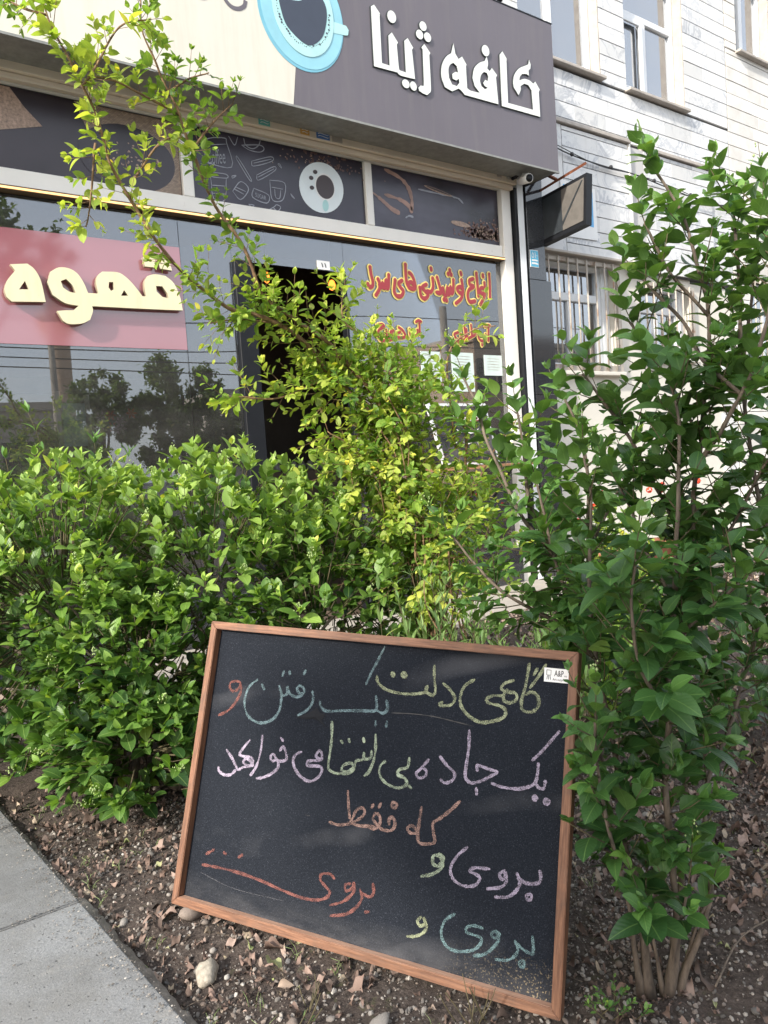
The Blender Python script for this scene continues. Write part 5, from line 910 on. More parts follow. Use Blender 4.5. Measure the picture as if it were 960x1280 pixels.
for c_, s_ in CHALK:
    if runs and runs[-1][0] == c_ and len(runs[-1][1]) < 7: runs[-1][1].append(s_)
    else: runs.append([c_, [s_]])
for i, (c_, ss) in enumerate(runs):
    V, F = ribbon2(ss, .0064 if c_ != 'teal' else .0058, toB(-.0212), 6, .22, i+1); o = bchild(obj('chalk_word', mesh('chalk_word', V, F, M['ch_'+c_]))); o['label'] = c_ + ' chalk handwriting'
# stray chalk scratches
V, F = ribbon2([[(.06, .60), (.16, .615), (.30, .612)], [(.33, .42), (.345, .421)]], .0012, toB(-.0213), 5, .5); bchild(obj('chalk_scratch', mesh('sc', V, F, M['ch_scratch'])))
P = [(a, BH-b) for a, b in TEAR]; V = [(a, b, -.0205) for a, b in P]
cx_ = sum(a for a, b in P)/len(P); cy_ = sum(b for a, b in P)/len(P); V.append((cx_, cy_, -.0185))
bchild(obj('torn_film', mesh('t', V, [(i, (i+1) % len(P), len(P)) for i in range(len(P))], M['torn'] if 'torn' in M else simple('torn_film', (.016, .017, .02), .7, spec=.1))))
V, F = ribbon2([CRACK], .0016, toB(-.0214), 5, .5); bchild(obj('crease', mesh('cr', V, F, M['wire'])))
SX = [(a, BH-b) for a, b in STICKER]; stk = bchild(obj('maker_sticker', mesh('ms', [(a, b, -.0206) for a, b in SX], [(0, 3, 2, 1)], M['white'])))
u0, v0 = SX[3]; 
def stx(name, body, x0, x1, z0, z1, off=0.0): 
    o = text_fit(name, body, x0, x1, z0, z1, lambda p: Vector((p.x, p.y, -.0202)), M['wire'], None, off); o.parent = stk
stx('sticker_text', 'A&P', u0+.021, u0+.040, v0+.0125, v0+.0245, .01); stx('sticker_text', 'Art suppliers', u0+.018, u0+.049, v0+.002, v0+.009)
stx('sticker_text', 'co', u0+.042, u0+.047, v0+.0125, v0+.0155)
V, F = ribbon2([[(u0+.005, v0+.024), (u0+.005, v0+.014), (u0+.014, v0+.014), (u0+.014, v0+.024), (u0+.005, v0+.024)], [(u0+.007, v0+.013), (u0+.006, v0+.005)], [(u0+.0095, v0+.013), (u0+.0095, v0+.005)], [(u0+.012, v0+.013), (u0+.014, v0+.005)]], .0012, lambda p: Vector((p.x, p.y, -.0202)), 1, 0, 1, False); o = obj('sticker_mark', mesh('sm', V, F, M['wire'])); o.parent = stk
# back battens that brace the frame
for x in (.3, .62): bchild(box('batten', x, x+.03, .01, BH-.01, -.045, -.0345, M['frame_wood']))

# ------------------------------------------------------------ leaves
def leaf_base(width=.45, fold=.22, curl=.25, pet=.10, blunt=1.0, stations=7, wave=.0):
    """one blade: y along the leaf, z up; returns verts, quads, uv"""
    V = []; U = []; F = []
    ts = np.linspace(0, 1, stations)
    for i, t in enumerate(ts):
        y = pet + (1-pet)*t; w = width*.5*(math.sin(math.pi*min(1, t**.82*1.0))**(.85*blunt) if 0 < t < 1 else 0.02)
        z = -curl*(y**2)*.5 + .04*math.sin(y*3)
        for s in (-1, 0, 1):
            V.append((s*w, y, z + (fold*w if s else 0) + (wave*math.sin(6*t+s)*w if s else 0))); U.append((.5+s*.5*(max(w, .02)/(width*.5)), t))
    for i in range(stations-1):
        a = 3*i; F += [(a, a+1, a+4, a+3), (a+1, a+2, a+5, a+4)]
    n = len(V); V += [(-.012, 0, 0), (.012, 0, 0)]; U += [(.5, 0), (.5, 0)]; F.append((n, n+1, 2, 0))
    return np.array(V), F, np.array(U)
def leaf_mesh(name, base, age, var, m):
    V, F, U = base; me = mesh(name, V, F, m, True)
    for an, val in (('age', age), ('var', var)):
        a = me.attributes.new(an, 'FLOAT', 'POINT'); a.data.foreach_set('value', [val]*len(V))
    uv = me.uv_layers.new(name='UVMap'); li = np.zeros(len(me.loops), int); me.loops.foreach_get('vertex_index', li); uv.data.foreach_set('uv', U[li].ravel()); return me
def build_mass(name, bases, leaves, m, parent, kind='stuff'):
    """leaves: list of (base index, 3x4 matrix, age, var) joined in one mesh"""
    Vs = []; Ls = []; Us = []; Ag = []; Va = []; off = 0; npoly = 0; totals = []
    for bi, base in enumerate(bases):
        sel = [l for l in leaves if l[0] == bi]
        if not sel: continue
        V, F, U = base; nv = len(V); A = np.array([l[1] for l in sel])
        P = np.einsum('nij,vj->nvi', A[:, :, :3], V) + A[:, None, :, 3]
        Fq = np.array([f for f in F]); fl = (Fq[None] + (np.arange(len(sel))*nv)[:, None, None] + off).reshape(-1)
        Vs.append(P.reshape(-1, 3)); Ls.append(fl); Us.append(np.tile(U[Fq.ravel()], (len(sel), 1)))
        Ag.append(np.repeat([l[2] for l in sel], nv)); Va.append(np.repeat([l[3] for l in sel], nv)); off += nv*len(sel); npoly += len(F)*len(sel)
    if not Vs: return None
    V = np.concatenate(Vs); L = np.concatenate(Ls); me = bpy.data.meshes.new(name)
    me.vertices.add(len(V)); me.vertices.foreach_set('co', V.astype(np.float32).ravel()); me.loops.add(len(L)); me.loops.foreach_set('vertex_index', L.astype(np.int32))
    me.polygons.add(npoly); me.polygons.foreach_set('loop_start', np.arange(0, npoly*4, 4, dtype=np.int32)); me.polygons.foreach_set('use_smooth', np.ones(npoly, bool))
    uv = me.uv_layers.new(name='UVMap'); uv.data.foreach_set('uv', np.concatenate(Us).astype(np.float32).ravel())
    a = me.attributes.new('age', 'FLOAT', 'POINT'); a.data.foreach_set('value', np.concatenate(Ag).astype(np.float32)); a = me.attributes.new('var', 'FLOAT', 'POINT'); a.data.foreach_set('value', np.concatenate(Va).astype(np.float32))
    me.update(calc_edges=True); me.validate(); me.materials.append(m); o = obj(name, me, parent)
    if kind: o['kind'] = kind
    return o
def frame3(p, y, n, s):
    y = y.normalized(); z = n - y*n.dot(y)
    if z.length < 1e-4: z = Vector((0, 0, 1)) - y*y.z if abs(y.z) < .9 else Vector((1, 0, 0))
    z.normalize(); x = y.cross(z)
    return np.array(((x.x*s, y.x*s, z.x*s, p.x), (x.y*s, y.y*s, z.y*s, p.y), (x.z*s, y.z*s, z.z*s, p.z)))
def rvec(r): 
    v = Vector((r.gauss(0, 1), r.gauss(0, 1), r.gauss(0, 1))); return v.normalized() if v.length > 1e-6 else Vector((0, 0, 1))
def project(p):
    d = p - CAM; z = d.dot(CF)
    if z < .1: return None
    return 480 + 950*d.dot(CX)/z, 640 - 950*d.dot(CU)/z, z
class Plant:
    def __init__(s, seed): s.r = random.Random(seed); s.leaves = []; s.tw = ([], []); s.buds = []
    def twig(s, pts, r0, r1, sides=4): tube_data(pts, r0, r1, sides, s.tw[0], s.tw[1])
    def leaf(s, p, y, n, size, age, nb=4): s.leaves.append((s.r.randrange(nb), frame3(p, y, n, size), min(1, max(0, age)), s.r.random()))
    def shoot(s, p, d, length, nodes, size, up=.12, ang=55, flat=.55, tipage=1.0, baseage=.2, jit=.08, twr=.0016, droop=0.0, tip=True, bud=0, stepback=0.0):
        r = s.r; d = d.normalized(); pts = [p.copy()]; step = length/nodes; perp = d.cross(rvec(r)).normalized()
        for k in range(nodes):
            d = (d + Vector((0, 0, up)) + rvec(r)*jit).normalized(); p = p + d*step; pts.append(p.copy()); perp = (d.cross(perp)).normalized()
            t = (k+1)/nodes; a = R_(ang*(1-.35*t) + r.uniform(-10, 10)); sz = size*(.72+.42*math.sin(math.pi*min(1, .25+.75*t)*.85))*r.uniform(.8, 1.15)*(1-.25*t**4)
            for sg_ in (-1, 1):
                if r.random() < .06: continue
                out = perp*sg_; out = (out - Vector((0, 0, out.z*flat))).normalized() if out.length > .1 else out
                y = (d*math.cos(a) + out*math.sin(a) + Vector((0, 0, -droop*r.random())) + rvec(r)*.14).normalized()
                n = (Vector((0, 0, 1))*.8 + d*.55 + rvec(r)*.28)
                s.leaf(p, y, n, sz, baseage + (tipage-baseage)*t**1.6 + r.uniform(-.08, .08))
        if tip:
            for q in range(2):
                y = (d + rvec(r)*.32).normalized(); s.leaf(p, y, perp*(1 if q else -1) + Vector((0, 0, .3)), size*r.uniform(.45, .7), tipage)
        s.twig(pts, twr, twr*.6)
        if bud:
            for q in range(bud): 
                t = r.random(); s.buds.append((p + d*.05*t + rvec(r)*(.016*(1-t)+.004), r.uniform(.0016, .003)))
            s.twig([p, p+d*.05], twr*.5, twr*.3)
        return p
    def finish(s, root, bases, m, twigm, stems=(), stemm=None, limit=300, r0=.012, r1=.003):
        for i, st in enumerate(stems):
            rr0, rr1 = (r0[i], r1) if isinstance(r0, (list, tuple)) else (r0, r1)
            P = catmull(st, 6)
            for k_ in range(1, len(P)-1): P[k_] = P[k_] + Vector((mnoise.noise(P[k_]*9+Vector((i, 0, 0))), mnoise.noise(P[k_]*9+Vector((0, i, 5))), 0))*rr0*1.1
            V, F = tube_data(P, rr0, rr1, 8)
            for k_ in range(len(P)):
                f_ = 1 + .28*mnoise.noise(P[k_]*38+Vector((i*3, 0, 0))) + (.55*max(0, 1-P[k_].z/.07) if P[0].z < .1 else 0)
                for q_ in range(8): V[k_*8+q_] = P[k_] + (V[k_*8+q_]-P[k_])*f_*(1+.12*mnoise.noise(V[k_*8+q_]*120))
            obj('stem', mesh('stem', V, F, stemm, True), root)
        if s.tw[0]: o = obj('twigs', mesh('twigs', s.tw[0], s.tw[1], twigm, True), root); o['kind'] = 'stuff'
        # the leaves that show largest become single objects
        best = {}; sc = []
        for i, l in enumerate(s.leaves):
            A = l[1]; c_ = Vector((A[0][3]+A[0][1]*.5, A[1][3]+A[1][1]*.5, A[2][3]+A[2][1]*.5)); pr_ = project(c_)
            if pr_ is None or not (0 <= pr_[0] < 960 and 0 <= pr_[1] < 1280): continue
            nrm = Vector((A[0][2], A[1][2], A[2][2])); sz = nrm.length; v = (CAM-c_).normalized()
            key = (int(pr_[0]//14), int(pr_[1]//14)); face = abs(nrm.normalized().dot(v)); scr = sz/pr_[2]*(.35+face)
            if key not in best or pr_[2] < best[key][1]: best[key] = (i, pr_[2], scr)
        pick = set(b[0] for b in sorted(best.values(), key=lambda b: -b[2])[:limit])
        metas = {}
        rest = []
        for i, l in enumerate(s.leaves):
            if i in pick:
                k = (l[0], round(l[2]*4)/4)
                if k not in metas: metas[k] = leaf_mesh('leaf', bases[l[0]], k[1], .0, m)
                o = bpy.data.objects.new('leaf', metas[k]); A = l[1]; COL.objects.link(o); o.parent = root; o.matrix_parent_inverse = Matrix.Translation(-root.location)
                o.matrix_basis = Matrix([list(A[0]), list(A[1]), list(A[2]), [0, 0, 0, 1]])
            else: rest.append(l)
        build_mass('foliage', bases, rest, m, root)
        if s.buds:
            V = []; F = []
            for p, q in s.buds:
                b0 = len(V); V += [p+Vector((q, 0, 0)), p+Vector((-q, 0, 0)), p+Vector((0, q, 0)), p+Vector((0, -q, 0)), p+Vector((0, 0, q*1.4)), p+Vector((0, 0, -q*1.4))]
                F += [(b0, b0+2, b0+4), (b0+2, b0+1, b0+4), (b0+1, b0+3, b0+4), (b0+3, b0, b0+4), (b0+2, b0, b0+5), (b0+1, b0+2, b0+5), (b0+3, b0+1, b0+5), (b0, b0+3, b0+5)]
            o = obj('flower_buds', mesh('flower_buds', V, F, M['bead'], True), root); o['kind'] = 'stuff'
PB = [leaf_base(.54, .28, .55, .08, .9), leaf_base(.60, .18, .30, .08, .8), leaf_base(.52, .38, .85, .08, .9), leaf_base(.58, .25, .1, .08, .85, 7, .3)]
HB = [leaf_base(.54, .32, .25, .07, .8), leaf_base(.60, .22, .45, .07, .75), leaf_base(.50, .42, .15, .07, .85), leaf_base(.58, .2, -.15, .07, .8)]
VB = [leaf_base(.52, .25, .3, .06, .7, 6), leaf_base(.58, .12, .5, .06, .65, 6), leaf_base(.46, .4, .2, .06, .75, 6), leaf_base(.5, .2, -.1, .06, .7, 6)]
TB = [leaf_base(.16, .2, .5, .02, 1, 5), leaf_base(.13, .2, .9, .02, 1, 5), leaf_base(.2, .2, .3, .02, 1, 5), leaf_base(.15, .3, -.3, .02, 1, 5)]
LB = [leaf_base(.24, .35, .5, .03, 1.1), leaf_base(.28, .25, .3, .03, 1.1), leaf_base(.26, .4, .7, .03, 1.1), leaf_base(.3, .3, .1, .03, 1.1)]

def along(st, step):
    P = catmull(st, 6); out = []; acc = 0.0; tot = sum((P[i+1]-P[i]).length for i in range(len(P)-1)); run = 0.0
    for i in range(len(P)-1):
        e = P[i+1]-P[i]; L = e.length
        while acc < L: out.append((P[i] + e*(acc/L if L else 0), e.normalized(), (run+acc)/tot)); acc += step
        acc -= L; run += L
    return out
BMI = BM.inverted()
def clear_board(p, margin=.03):
    """keep leaves out of the board and of the space in front of it"""
    q = BMI @ p
    return not (-.02 < q.x < BW-.005 and -.05 < q.y < BH+.01 and q.z > -margin)
def cull(pl, extra=None):
    keep = []
    for l in pl.leaves:
        A = l[1]; ok = True
        for t in (.0, .5, 1.0):
            p = Vector((A[0][3]+A[0][1]*t, A[1][3]+A[1][1]*t, A[2][3]+A[2][1]*t))
            if not clear_board(p) or p.z < .0 or (extra and not extra(p)): ok = False; break
        if ok: keep.append(l)
    pl.leaves = keep

# ---- hedge shrub on the left
H_ELL = [((.62, 2.85, .58), (.50, .46, .60)), ((1.12, 2.72, .60), (.50, .46, .58)), ((1.62, 2.62, .56), (.42, .40, .56)), ((.78, 2.55, .36), (.34, .30, .36)), ((.25, 3.1, .55), (.45, .45, .55)), ((1.35, 2.35, .45), (.35, .28, .45)), ((.70, 2.38, .20), (.26, .22, .18))]
hp = Plant(11); r = hp.r; root = empty('hedge_shrub', (1.0, 2.75, 0), 'dense rounded glossy evergreen shrub with pale young tips behind the chalkboard', 'shrub')
stems = []
for i in range(11):
    a = r.uniform(0, 6.28); e = H_ELL[i % 6]; b = Vector((.65+r.uniform(0, .85), 2.62+r.uniform(-.12, .25), -.02)); t = Vector(e[0]) + Vector((r.uniform(-.2, .2), r.uniform(-.15, .15), .1))
    stems.append([b, b.lerp(t, .5)+rvec(r)*.05, t])
n = 0
while n < 2150:
    e = H_ELL[r.choices(range(7), (5, 5, 4, 3, 3, 3, 1.6))[0]]; u = rvec(r); rad = r.uniform(.0, 1.0)**.33*.93
    if r.random() < .45: rad = r.uniform(.84, .98)
    p = Vector(e[0]) + Vector((u.x*e[1][0]*rad, u.y*e[1][1]*rad, u.z*e[1][2]*rad))
    if p.z < .06: continue
    rim = max(sum(((p[k]-q[0][k])/q[1][k])**2 for k in range(3))**.5*-1 for q in H_ELL)*-1   # 1 = at the surface
    if rim < .45 and r.random() < .75: continue
    d = (Vector((u.x, u.y*1.0, abs(u.z)*.6+.35)) if p.z > .45 else Vector((u.x*1.1, u.y*1.1, .12))).normalized()
    age = .10 + .85*max(0, min(1, (p.z-.42)/.45))*(max(0, rim-.55)/.45) + r.uniform(-.1, .1)  # paler towards the top: young tips plus its sunlit tone as colour
    L = r.uniform(.055, .12); p0 = p - d*L*.5
    hp.shoot(p0, d, L, r.randint(2, 4), r.uniform(.044, .070), .12, 52, .30, min(1, age+.38), max(0, age-.12), bud=(r.randint(14, 30) if rim > .8 and r.random() < .13 else 0))
    if r.random() < .4: hp.twig([p0, p0.lerp(Vector(e[0]), .5)], .0018, .003)
    n += 1
cull(hp)
hp.finish(root, HB, M['leaf_hedge'], M['twig'], stems, M['bark'], r0=.014, r1=.004)

# ---- privets on the right
def privet(seed, stems, root, dens, size, start, r0s, agebase=.1, shootL=(.09, .2)):
    pl = Plant(seed); r = pl.r
    for si, st in enumerate(stems):
        for p, d, t in along(st, dens):
            if p.z < start(si): continue
            if p.z > 1.15 and r.random() < .30: continue
            if p.z < .32 and r.random() < .35: continue
            side = (d.cross(rvec(r))).normalized(); dd = (side*.8 + d*.55 + Vector((0, 0, .15))).normalized()
            hi = min(1, max(0, (p.z-.7)/1.0)); age = agebase + .38*hi
            k = 1 - .45*t
            pl.shoot(p, dd, r.uniform(*shootL)*k, r.randint(2, 4), size*r.choice((.62, .8, .95, 1.05, 1.2)), .10, 55, .6, age+.28, age-.06, droop=.25)
            if p.z < .8 and si < 5:
                s2 = d.cross(side).normalized()*r.choice((-1, 1)); pl.shoot(p, s2*.9 + d*.3, r.uniform(.06, .15), r.randint(2, 4), size*r.choice((.6, .8, 1.0)), .08, 55, .6, age+.1, age-.1, droop=.3)
            if r.random() < .5:
                for sg_ in (-1, 1):
                    y = (side*sg_ + d*.5 + rvec(r)*.2).normalized(); pl.leaf(p, y, Vector((0, 0, 1))+rvec(r)*.3, size*r.uniform(.8, 1.1), age)
        P = catmull(st, 6); d = (P[-1]-P[-3]).normalized(); pl.shoot(P[-1]-d*.05, d, .13, 4, size*.85, .1, 48, .5, .75, .4, bud=8 if si % 3 == 0 else 0)
    cull(pl, lambda p: (p-CAM).length > .95)
    pl.finish(root, PB, M['leaf_privet'], M['twig'], stems, M['bark'], r0=r0s, r1=.0025)
ra = empty('privet_shrub', (1.24, .89, 0), 'tall multi-stemmed privet with big dark green leaves right of the chalkboard', 'shrub')
PA = [[Vector(p) for p in st] for st in PRIVET_A]
for st in PA: 
    if st[0].z < .16: st[0].z = -.03
privet(5, PA, ra, .030, .059, lambda si: (.15, .17, .30, .34)[si] if si < 4 else (.20 if si == 6 else .07 if si in (15, 16, 17) else 0), [.0078, .0086, .0062, .0070, .005, .005, .005, .005, .004, .004, .005, .004, .004, .004, .006, .0035, .0035, .0035, .004])
rb = empty('privet_shrub', (1.5, 1.19, 0), 'lighter green slender privet behind the top right corner of the chalkboard', 'shrub')
PBS = [[Vector(p) for p in st] for st in PRIVET_B]; PBS[0][0].z = -.03
privet(9, PBS, rb, .042, .062, lambda si: .50, [.009, .007, .006, .006, .006, .005], .35)

# ---- climbing vine
rv = empty('climbing_vine', (1.86, 2.3, 0), 'yellow-green climbing honeysuckle with long arching strands in front of the doorway', 'climbing plant')
vp = Plant(31); r = vp.r
VS = [[Vector(p) for p in st] for st in VINE]
for i in (0, 1, 2, 3): VS[i][0].z = -.02
for si, st in enumerate(VS):
    main = si in (0, 1)
    for p, d, t in along(st, .017 if main else .018):
        if p.z < .62: continue
        if si in (14, 15) and r.random() < .55: continue
        if si in (0, 1, 2, 3) and p.z < .85 and r.random() < .4: continue
        side = d.cross(rvec(r)).normalized(); top = p.z > 1.7
        age = r.uniform(.35, .75) if not top else r.uniform(.2, .6)
        if si in (0, 7, 8, 11, 12) and top: age = r.uniform(.5, 1.0)
        if si in (1, 9, 10) and top: age = r.uniform(.0, .35)
        L = r.uniform(.03, .09) if top else r.uniform(.05, .16)
        vp.shoot(p, (side*.8+d*.5+Vector((0, 0, .1))), L, r.randint(2, 3) if top else r.randint(3, 5), r.uniform(.026, .048), .05, 60, .2, age+.2, age, twr=.0011)
px = lambda x, y, d: CAM + (CX*((x-480)/950) - CU*((y-640)/950) + CF)*d
V_ELL = [(px(425, 480, 2.8), .11, 34), (px(475, 500, 2.85), .14, 60), (px(500, 535, 2.85), .14, 62), (px(505, 600, 2.9), .21, 120), (px(560, 668, 2.85), .17, 60), (px(530, 690, 2.8), .24, 90), (px(455, 570, 2.85), .12, 34), (px(500, 470, 2.8), .10, 26), (px(600, 690, 2.8), .16, 36)]
for c, rad, cnt in V_ELL:
    for k in range(cnt):
        u = rvec(r); rr_ = r.random()**.4; p = c + u*rad*rr_; age = r.uniform(.15, .95) * (1.0 if p.x < 1.9 else .75)
        if p.z < .45: continue
        vp.shoot(p, u + Vector((0, 0, .15)), r.uniform(.07, .17), r.randint(3, 6), r.uniform(.026, .048), .03, 58, .3, age+.15, age-.1, twr=.0012)
for k in range(26):     # tangled dead stems in the heart of the vine
    c = V_ELL[r.choice((1, 3, 4, 5))]; a = c[0] + rvec(r)*c[1]*.8; b = a + Vector((r.uniform(-.1, .1), r.uniform(-.1, .1), -r.uniform(.15, .4))); vp.twig(catmull([a, a.lerp(b, .5)+rvec(r)*.05, b], 4), .003, .002)
for k in range(22):
    a = Vector((1.86+r.uniform(-.08, .08), 2.3+r.uniform(-.06, .06), 0)); vp.twig(catmull([a, a+Vector((r.uniform(-.06, .06), r.uniform(-.05, .05), .35)), a+Vector((r.uniform(-.15, .15), r.uniform(-.1, .1), .8))], 4), .006, .003, 5)
cull(vp)
vp.finish(rv, VB, M['leaf_vine'], M['bark_vine'], VS, M['bark_vine'], r0=[.012, .011, .01, .01] + [.004]*12, r1=.002)

# ---- small plants
def herb(name, label, cat, loc, n, h, spread, bases, mat, size, group=None, seed=1, age=.5, nodes=7, up=.05, pin=300):
    rt = empty(name, loc, label, cat, group); pl = Plant(seed); r = pl.r
    for k in range(n):
        a = r.uniform(0, 6.28); d = Vector((math.cos(a)*spread, math.sin(a)*spread, 1)).normalized(); p = Vector(loc) + Vector((r.uniform(-1, 1)*spread*h*.6, r.uniform(-1, 1)*spread*h*.6, 0))
        pl.shoot(p, d, h*r.uniform(.6, 1.1), nodes, size*r.uniform(.8, 1.2), up, 50, .2, age+.25, age-.1, twr=.0015)
    cull(pl); pl.finish(rt, bases, mat, M['twig'], limit=pin); return rt
herb('leafy_plant', 'upright lance-leaved plant standing behind the left end of the hedge shrub', 'plant', (.89, 3.33, 0), 4, 1.36, .05, LB, M['leaf_privet'], .10, None, 3, .45, 17)
herb('leafy_plant', 'shorter lance-leaved plant at the far left edge behind the hedge shrub', 'plant', (.70, 3.5, 0), 5, 1.16, .08, LB, M['leaf_privet'], .09, None, 4, .35, 15)
herb('leafy_plant', 'bushy low plant under the left window behind the hedge shrub', 'plant', (.78, 3.75, 0), 12, .92, .28, LB, M['leaf_hedge'], .075, None, 5, .35, 14)
herb('feathery_herb', 'feathery grey-green herb with fine narrow leaves just behind the board top', 'herb', (1.62, 1.95, 0), 34, .66, .30, TB, M['leaf_herb'], .075, None, 6, .55, 12)
herb('feathery_herb', 'tuft of fine leaved herb beside the vine trunk', 'herb', (1.95, 1.90, 0), 26, .55, .35, TB, M['leaf_herb'], .07, None, 7, .5, 11)
herb('low_shrub', 'low round leaved shrub between the vine trunk and the slender privet', 'shrub', (2.35, 1.95, 0), 26, .60, .45, VB, M['leaf_vine'], .05, None, 8, .35, 9)
herb('low_shrub', 'small pale shrub growing by the wall right of the slender privet', 'shrub', (4.3, 3.2, 0), 30, .62, .5, VB, M['leaf_vine'], .06, None, 12, .7, 9)
herb('low_shrub', 'small dark shrub near the shop pavement behind the tall privet', 'shrub', (3.3, 2.5, 0), 30, .7, .5, HB, M['leaf_privet'], .06, None, 13, .3, 9)
herb('low_shrub', 'dark spreading shrub at the right edge behind the tall privet', 'shrub', (2.55, 1.35, 0), 20, .55, .5, PB, M['leaf_privet'], .06, None, 14, .15, 7)
herb('weed', 'bright yellow-green weed below the bottom rail of the chalkboard', 'weed', (.885, 1.065, -.01), 9, .085, .55, TB, M['leaf_vine'], .02, None, 21, .85, 6)
herb('weed', 'small feathery weed under the left half of the chalkboard', 'weed', (.655, 1.28, -.01), 8, .06, .8, TB, M['leaf_herb'], .018, None, 22, .5, 5)
herb('weed', 'tiny round leaved weed beside the privet trunk foot', 'weed', (1.10, .89, -.01), 12, .05, 1.0, VB, M['leaf_privet'], .014, None, 23, .5, 4)
for i, (x, y, lab, mt) in enumerate(((4.75, 3.75, 'clay pot of red flowers beside the black pillar', 'flower_red'), (5.5, 3.7, 'clay pot of red flowers under the barred window', 'flower_red'))):
    fpot = empty('flower_pot', (x, y, 0), lab, 'flower pot', 'flower pots by the wall')
    lathe('pot', [(0, 0), (.10, 0), (.14, .24), (.155, .24), (.155, .28), (.13, .28), (.12, .22)], (x, y, .012), M['pot'], fpot, 20)
    pl = Plant(50+i)
    for k in range(22): pl.shoot(Vector((x, y, .24)), Vector((pl.r.uniform(-1, 1), pl.r.uniform(-1, 1), 1.3)), .38, 6, .05, .05, 60)
    pl.finish(fpot, VB, M['leaf_hedge'], M['twig'], limit=0)
    for k in range(5):
        p = Vector((x+pl.r.uniform(-.22, .22), y+pl.r.uniform(-.22, .22), .62+pl.r.uniform(-.1, .14))); V = []; F = []
        for q in range(14):
            n_ = rvec(pl.r); a_ = n_.cross(rvec(pl.r)).normalized()*.016; b_ = n_.cross(a_).normalized()*.016; c_ = p + n_*.022; b0 = len(V); V += [c_-a_, c_-b_, c_+a_, c_+b_]; F.append((b0, b0+1, b0+2, b0+3))
        obj('blossom', mesh('bl', V, F, M[mt]), fpot)

# ------------------------------------------------------------ pebbles, dead leaves, twigs on the soil
def rock_mesh(seed, sub=2, rough=.22):
    bm = bmesh.new(); bmesh.ops.create_icosphere(bm, subdivisions=sub, radius=1)
    for v in bm.verts:
        v.co *= 1 + rough*mnoise.noise(v.co*1.3 + Vector((seed*7.3, 0, 0))) + rough*.5*mnoise.noise(v.co*3 + Vector((0, seed*3.1, 0)))
    
    for v in bm.verts: v.co += v.normal*.10*mnoise.cell(v.co*1.7+Vector((seed, 0, 0)))
    me = bpy.data.meshes.new('pebble'); bm.to_mesh(me); bm.free(); me.materials.append(M['stone']); me.polygons.foreach_set('use_smooth', [True]*len(me.polygons)); return me
rocks = [rock_mesh(i) for i in range(8)]; rockl = [rock_mesh(i+20, 1, .35) for i in range(5)]
def place_rock(x, y, s, me, name='pebble', label='small rounded pebble among many in the soil bed', group='pebbles on the soil', sink=.35, cat='pebble', rz=None, sq=None):
    o = bpy.data.objects.new(name, me); sq = sq or (1, random.uniform(.6, .95), random.uniform(.45, .75)); o.scale = (s*sq[0], s*sq[1], s*sq[2]); o.rotation_euler = (random.uniform(-.3, .3), random.uniform(-.3, .3), random.uniform(0, 6.28) if rz is None else rz)
    o.location = (x, y, soil_z(x, y) + s*sq[2]*(1-sink*2*.6)); COL.objects.link(o); return tag(o, label, cat, group)
random.seed(77)
place_rock(.555, 1.535, .030, rocks[0], 'stone', 'pale oval stone lying below the left corner of the chalkboard', None, .2, 'stone', .9, (1.2, .75, .7)).material_slots[0].link = 'OBJECT'
bpy.data.objects['stone'].material_slots[0].material = M['pale_stone']
place_rock(.60, 1.735, .030, rocks[1], 'stone', 'dark reddish stone propping the lower left corner of the board', None, .1, 'stone', .2, (1, .7, .62))
place_rock(.467, 1.83, .015, rocks[2], 'stone', 'round grey stone beside the walkway edge left of the board', None, .2, 'stone')
place_rock(.62, 1.28, .013, rocks[3], 'stone', 'whitish small stone in the gravel at the bottom of the bed', None, .2, 'stone')
place_rock(.60, 4.0, .10, rocks[4], 'stone', 'large dark stone half hidden left of the hedge shrub', None, .2, 'stone')
place_rock(.745, 1.17, .024, rocks[5], 'stone', 'flat grey stone below the middle of the bottom rail', None, .3, 'stone', .4, (1.3, .8, .4))
def where(x, y):
    q = BMI @ Vector((x, y, 0))
    if x - edge_x(y) < .07: return 'at the edge of the grey paving slabs'
    if y > 2.15: return 'under the low branches of the hedge shrub'
    if q.x > BW: return 'round the stems of the tall privet right of the chalkboard'
    if y > 1.75 and x < .75: return 'on the bare soil between the paving and the chalkboard'
    return 'in front of the bottom rail of the chalkboard' if q.z > 0 else 'on the soil behind the chalkboard'
def visible_ground(rnd, ylo=60):
    while True:
        x = rnd.uniform(.36, 2.6); y = rnd.uniform(.52, 2.75)
        if x < edge_x(y)+.012: continue
        pr_ = project(Vector((x, y, 0)))
        if pr_ is None or not (-20 < pr_[0] < 980 and 940 < pr_[1] < 1300): continue
        return x, y, pr_
g = random.Random(14)
def dens_ok(x, y, rnd):
    v = mnoise.noise(Vector((x*2.1, y*2.1, 9))) + .35*mnoise.noise(Vector((x*7, y*7, 1))); left = y > 1.75 and x < .75
    return rnd.random() < (.30 if left else max(.34, .75 + v))
cnt = 0
while cnt < 280:
    x, y, pr_ = visible_ground(g)
    if not dens_ok(x, y, g): continue
    ps = g.choice((.006, .007, .008, .010, .012))*g.uniform(.8, 1.2)
    place_rock(x, y, ps, rocks[g.randrange(8)], label=('larger' if ps > .0095 else 'small') + ' rounded pebble ' + where(x, y)); cnt += 1
